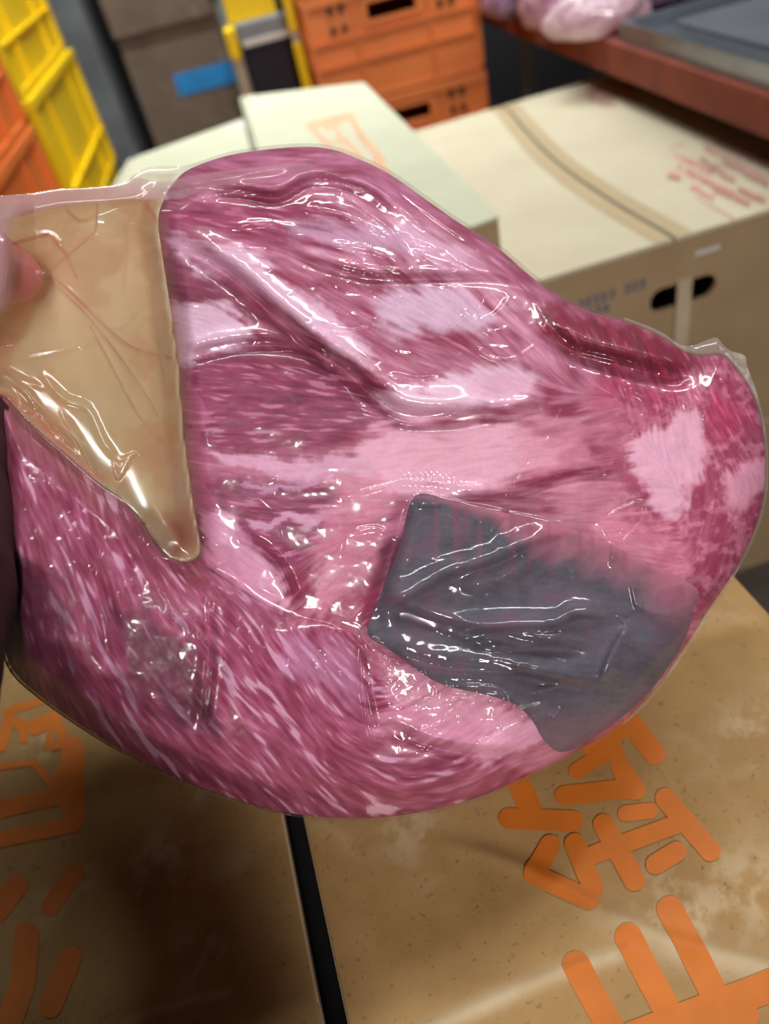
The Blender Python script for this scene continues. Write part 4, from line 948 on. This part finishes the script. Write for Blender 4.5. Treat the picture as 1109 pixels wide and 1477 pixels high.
def film_back(U, V, sd):
    sdm = poly_sd(U, V, OUTM)
    return np.where(sdm > 0, bd(U, V, sdm) + .0016, mid_depth(U, V) + .0016 + (.004 + .05 * smooth01((330 - U) / 120)) * smooth01(sd / 60) * smooth01(-sdm / 30)) - .0016 * (sd <= 0)
BAND = catmull([(-70, 292), (0, 283), (85, 274), (170, 266), (200, 256), (230, 262), (300, 250), (420, 236), (450, 240), (390, 256), (300, 272), (255, 287), (180, 288), (100, 296), (30, 312), (-70, 330)], 4)
THUMBW = catmull([(-70, 300), (8, 300), (20, 340), (22, 400), (12, 450), (-70, 470)], 4)
def film_attr(U, V):
    sdm = poly_sd(U, V, OUTM); n = fbm(U / 30, V / 30, 121); n2 = fbm(U / 70, V / 70, 123)
    col = np.ones(U.shape + (3,)) * C(232, 214, 218); op = np.full(U.shape, .035)
    win = smooth01(-sdm / 10) * (U < 420) * (V > 250)
    col = col + (C(230, 212, 178) - col) * win[..., None]; op = np.where(win > 0, op + win * (.10 + .14 * n), op)
    red = smooth01((n2 - .52) * 7) * win; col = col + (C(206, 120, 92) - col) * (red * .6)[..., None]; op = op + red * .10
    for pts, wd, k, c in (([(70, 395), (110, 428), (150, 468), (190, 500), (246, 516)], 5, .5, (196, 112, 116)), ([(66, 398), (120, 448), (166, 505), (205, 560), (228, 600)], 4, .5, (196, 118, 120)), ([(130, 470), (165, 535), (200, 600), (235, 640)], 3.5, .45, (196, 118, 116)),
                          ([(20, 352), (40, 345), (68, 338)], 7, .75, (172, 40, 70)), ([(70, 340), (92, 362), (110, 400)], 5, .5, (200, 120, 110)), ([(140, 295), (138, 330), (120, 350), (70, 392)], 3, .5, (176, 118, 124)), ([(5, 570), (50, 600), (95, 650), (140, 690)], 16, .55, (206, 108, 100)),
                          ([(205, 290), (222, 310), (232, 330)], 9, .45, (186, 96, 90)), ([(95, 300), (115, 318), (138, 312)], 4, .35, (200, 130, 100)), ([(215, 400), (228, 470), (240, 560)], 3, .3, (210, 190, 160)), ([(240, 745), (262, 775), (250, 800)], 14, .4, (170, 96, 84)), ([(258, 690), (262, 720)], 10, .3, (206, 196, 180))):
        d, t, s = polyline_dist(U, V, catmull(pts, 3, closed=False)); a = np.exp(-(d / (wd * .7)) ** 2) * .85
        a = a * smooth01(-sdm / 6 + .5) * (.6 + .8 * n); op = np.maximum(op, a * k); col = col + (C(*c) - col) * np.clip(a, 0, 1)[..., None]
    bnd = smooth01(poly_sd(U, V, BAND) / 5 + .5); col = col + (C(206, 160, 172) - col) * (bnd * .9)[..., None]; op = np.maximum(op, bnd * (.50 + .25 * n) * (1 - .45 * smooth01((U - 240) / 60)))
    op = op * (1 - .8 * np.exp(-((U - 42) / 42) ** 4 - ((V - 415) / 60) ** 4))
    th = smooth01(poly_sd(U, V, THUMBW) / 26 + .35); col = col + (C(190, 158, 164) - col) * th[..., None]; op = np.maximum(op, th * .55)
    rf = smooth01(-sdm / 4) * (U > 900); col = col + (C(214, 204, 200) - col) * rf[..., None]; op = np.maximum(op, rf * (.28 + .5 * smooth01((n - .5) * 4)))
    return {'fcol': np.concatenate([np.clip(col, 0, 1), np.clip(op, 0, .95)[..., None]], -1)}
def back_attr(U, V):
    sdm = poly_sd(U, V, OUTM); n = fbm(U / 45, V / 60, 131)
    win = smooth01(-sdm / 3 + .5) * (U < 420) * (V > 262)
    c = C(244, 216, 170) + (C(216, 194, 150) - C(244, 216, 170)) * np.clip((V - 420) / 260 + (n - .5), 0, 1)[..., None]
    pk = smooth01((fbm(U / 60, V / 45, 135) - .5) * 6) * smooth01((560 - V) / 200); c = c + (C(220, 160, 116) - c) * (pk * .6)[..., None]
    gl = np.exp(-((U - 250) / 34) ** 2 - ((V - 775) / 40) ** 2); c = c + (C(150, 96, 76) - c) * gl[..., None]
    op = .06 + win * .90
    op = np.where(V < 300, np.minimum(op, .06 + .9 * smooth01((V - 262) / 30)), op)
    return {'fcol': np.concatenate([np.clip(c, 0, 1), np.clip(op, 0, .95)[..., None]], -1)}
def film_mat():
    mt = bpy.data.materials.new('clear_film'); mt.use_nodes = True; nt = mt.node_tree; nt.nodes.clear()
    o = N(nt, 'ShaderNodeOutputMaterial'); at = N(nt, 'ShaderNodeAttribute'); at.attribute_name = 'fcol'
    tr_ = N(nt, 'ShaderNodeBsdfTransparent'); tr_.inputs['Color'].default_value = (.97, .965, .965, 1)
    df = N(nt, 'ShaderNodeBsdfDiffuse'); nt.links.new(at.outputs['Color'], df.inputs['Color'])
    tl = N(nt, 'ShaderNodeBsdfTranslucent'); nt.links.new(at.outputs['Color'], tl.inputs['Color'])
    md = N(nt, 'ShaderNodeMixShader'); md.inputs[0].default_value = .2; nt.links.new(df.outputs[0], md.inputs[1]); nt.links.new(tl.outputs[0], md.inputs[2])
    m1 = N(nt, 'ShaderNodeMixShader'); nt.links.new(at.outputs['Alpha'], m1.inputs[0]); nt.links.new(tr_.outputs[0], m1.inputs[1]); nt.links.new(md.outputs[0], m1.inputs[2])
    gl = N(nt, 'ShaderNodeBsdfGlossy'); gl.inputs['Roughness'].default_value = .13; gl.inputs['Color'].default_value = (1, 1, 1, 1)
    fr_ = N(nt, 'ShaderNodeFresnel'); fr_.inputs['IOR'].default_value = 1.45; cl = N(nt, 'ShaderNodeMath', operation='MINIMUM'); cl.inputs[1].default_value = .075; nt.links.new(fr_.outputs[0], cl.inputs[0])
    m2 = N(nt, 'ShaderNodeMixShader'); nt.links.new(cl.outputs[0], m2.inputs[0]); nt.links.new(m1.outputs[0], m2.inputs[1]); nt.links.new(gl.outputs[0], m2.inputs[2])
    nt.links.new(m2.outputs[0], o.inputs['Surface'])
    return mt
under_beef(np_mesh('plastic_film', [grid_mesh('ff', OUTF, 1.8, film_depth, film_attr), grid_mesh('fb', OUTF, 5.0, film_back, back_attr, flip=True)], film_mat(), None))

# ---------------------------------------------------------------- the hand that holds the bag
def skin_mat():
    mt, nt, b_ = newmat('skin')
    tc = N(nt, 'ShaderNodeTexCoord'); no = N(nt, 'ShaderNodeTexNoise'); no.inputs['Scale'].default_value = 40; no.inputs['Detail'].default_value = 5
    nt.links.new(tc.outputs['Object'], no.inputs['Vector']); rp = N(nt, 'ShaderNodeValToRGB')
    rp.color_ramp.elements[0].color = lin((214, 112, 118)) + (1,); rp.color_ramp.elements[1].color = lin((232, 144, 146)) + (1,)
    nt.links.new(no.outputs['Fac'], rp.inputs['Fac']); nt.links.new(rp.outputs['Color'], b_.inputs['Base Color'])
    b_.inputs['Roughness'].default_value = .5; b_.inputs['Subsurface Weight'].default_value = .15; b_.inputs['Subsurface Radius'].default_value = (.01, .004, .003)
    bp = N(nt, 'ShaderNodeBump'); bp.inputs['Strength'].default_value = .15; bp.inputs['Distance'].default_value = .001
    nt.links.new(no.outputs['Fac'], bp.inputs['Height']); nt.links.new(bp.outputs['Normal'], b_.inputs['Normal'])
    return mt
SK = skin_mat()
class Sk:
    def __init__(s): s.v = []; s.e = []; s.r = []
    def n(s, p, r, prev=None):
        s.v.append(tuple(p)); s.r.append(r if isinstance(r, tuple) else (r, r)); k = len(s.v) - 1
        if prev is not None: s.e.append((prev, k))
        return k
    def chain(s, k, lst):
        for p, r in lst: k = s.n(p, r, k)
        return k
    def build(s, name, mat, parent=None):
        me = bpy.data.meshes.new(name); me.from_pydata(s.v, s.e, []); o = link(name, me, mat, parent)
        sm = o.modifiers.new('skin', 'SKIN'); sm.use_smooth_shade = True
        for i, sv in enumerate(me.skin_vertices[0].data): sv.radius = s.r[i]; sv.use_root = (i == 0)
        sb = o.modifiers.new('sub', 'SUBSURF'); sb.levels = 2; sb.render_levels = 2
        return o
b = Sk()
px_ = lambda *l: [(PD(u, v, d), r) for u, v, d, r in l]
palm = b.n(PD(-190, 470, .425), .024)
b.chain(palm, px_((-200, 370, .432, .015), (-130, 335, .428, .0115), (-62, 345, .420, .0125), (0, 375, .412, .0150), (48, 424, .408, .0165)))
b.chain(palm, px_((-215, 420, .436, .015), (-150, 410, .446, .0115), (-95, 440, .446, .0105), (-60, 480, .440, .0095)))
b.chain(palm, px_((-220, 470, .438, .014), (-160, 480, .448, .011), (-110, 510, .447, .010), (-85, 545, .440, .009)))
b.chain(palm, px_((-215, 525, .436, .013), (-165, 545, .444, .010), (-125, 575, .442, .009), (-108, 605, .436, .008)))
b.chain(palm, px_((-140, 520, .395, .016), (-80, 470, .372, .0135), (-26, 400, .366, .0125), (-16, 325, .372, .011)))
LSH = Vector((-0.38, -0.38, 1.37)); ELB = PD(-340, 1420, .275); NECK = Vector((-0.20, -0.42, 1.42))
kk = b.chain(palm, px_((-120, 600, .37, .026), (-118, 700, .336, .030), (-160, 850, .306, .036), (-228, 1080, .285, .040)) + [(ELB, .042), (LSH, .05), (NECK, .06)])
b.chain(kk, [((-0.19, -0.39, 1.52), .055), ((-0.19, -0.36, 1.60), (.075, .09)), ((-0.19, -0.35, 1.68), (.08, .095)), ((-0.19, -0.36, 1.75), (.05, .06))])
b.chain(kk, [((-0.04, -0.42, 1.37), .05), ((0.0, -0.46, 1.12), .042), ((-0.01, -0.40, 0.90), .028), ((-0.02, -0.37, 0.81), .03)])
per = b.build('person', SK); tag(per, 'bare hand pinching the clear bag corner at the left edge, arm in dark maroon sleeve', 'person')
j_ = Sk(); ch = j_.n((-0.23, -0.43, 1.27), (.19, .125))  # unseen body behind the camera, placed to shade the near carton
j_.chain(ch, [((-0.23, -0.43, 1.10), (.17, .12)), ((-0.23, -0.43, 0.92), (.17, .12))])
j_.chain(ch, [((-0.23, -0.42, 1.40), (.10, .09))])
j_.chain(ch, [((-0.38, -0.40, 1.35), .075), (tuple(ELB), .062), (tuple(PD(-236, 1080, .285)), .050)])
j_.chain(ch, [((-0.055, -0.43, 1.36), .07), ((-0.01, -0.46, 1.13), .055), ((-0.01, -0.42, 0.95), .045)])
j_.build('jacket', M['sleeve'], per)
t_ = Sk(); hp = t_.n((-0.23, -0.43, 0.90), (.165, .115))
for s_ in (-1, 1): t_.chain(hp, [((-0.23 + s_ * .09, -0.43, 0.78), .085), ((-0.23 + s_ * .10, -0.42, 0.45), .06), ((-0.23 + s_ * .10, -0.44, 0.09), .045), ((-0.23 + s_ * .11, -0.34, 0.045), .042)])
t_.build('trousers', M['navy'], per)
# cuff and forearm of the sleeve
ring_pts = [(PD(-96, 580, .362), .034), (PD(-104, 640, .350), .037), (PD(-120, 700, .335), .040), (PD(-155, 800, .312), .046), (PD(-188, 900, .300), .050), (PD(-246, 1080, .285), .054), (PD(-310, 1300, .275), .058)]
g = MB(); nseg = 32
def sl(i, j):
    t = j * (len(ring_pts) - 1); k = min(int(t), len(ring_pts) - 2); f_ = t - k
    c = ring_pts[k][0].lerp(ring_pts[k + 1][0], f_); r = ring_pts[k][1] * (1 - f_) + ring_pts[k + 1][1] * f_
    ax = (ring_pts[-1][0] - ring_pts[0][0]).normalized(); a = ax.cross(Vector((1, 0, .2))).normalized(); b2 = ax.cross(a)
    th_ = 2 * math.pi * i; r = r * (1 + .05 * math.sin(3 * th_ + 14 * j) * math.sin(22 * j + 2 * th_))
    return c + a * r * math.cos(th_) + b2 * r * math.sin(th_)
g.grid(sl, nseg, 60)
slv = g.build('sleeve', M['sleeve'], per, smooth=True)
so = slv.modifiers.new('cloth', 'SOLIDIFY'); so.thickness = .002
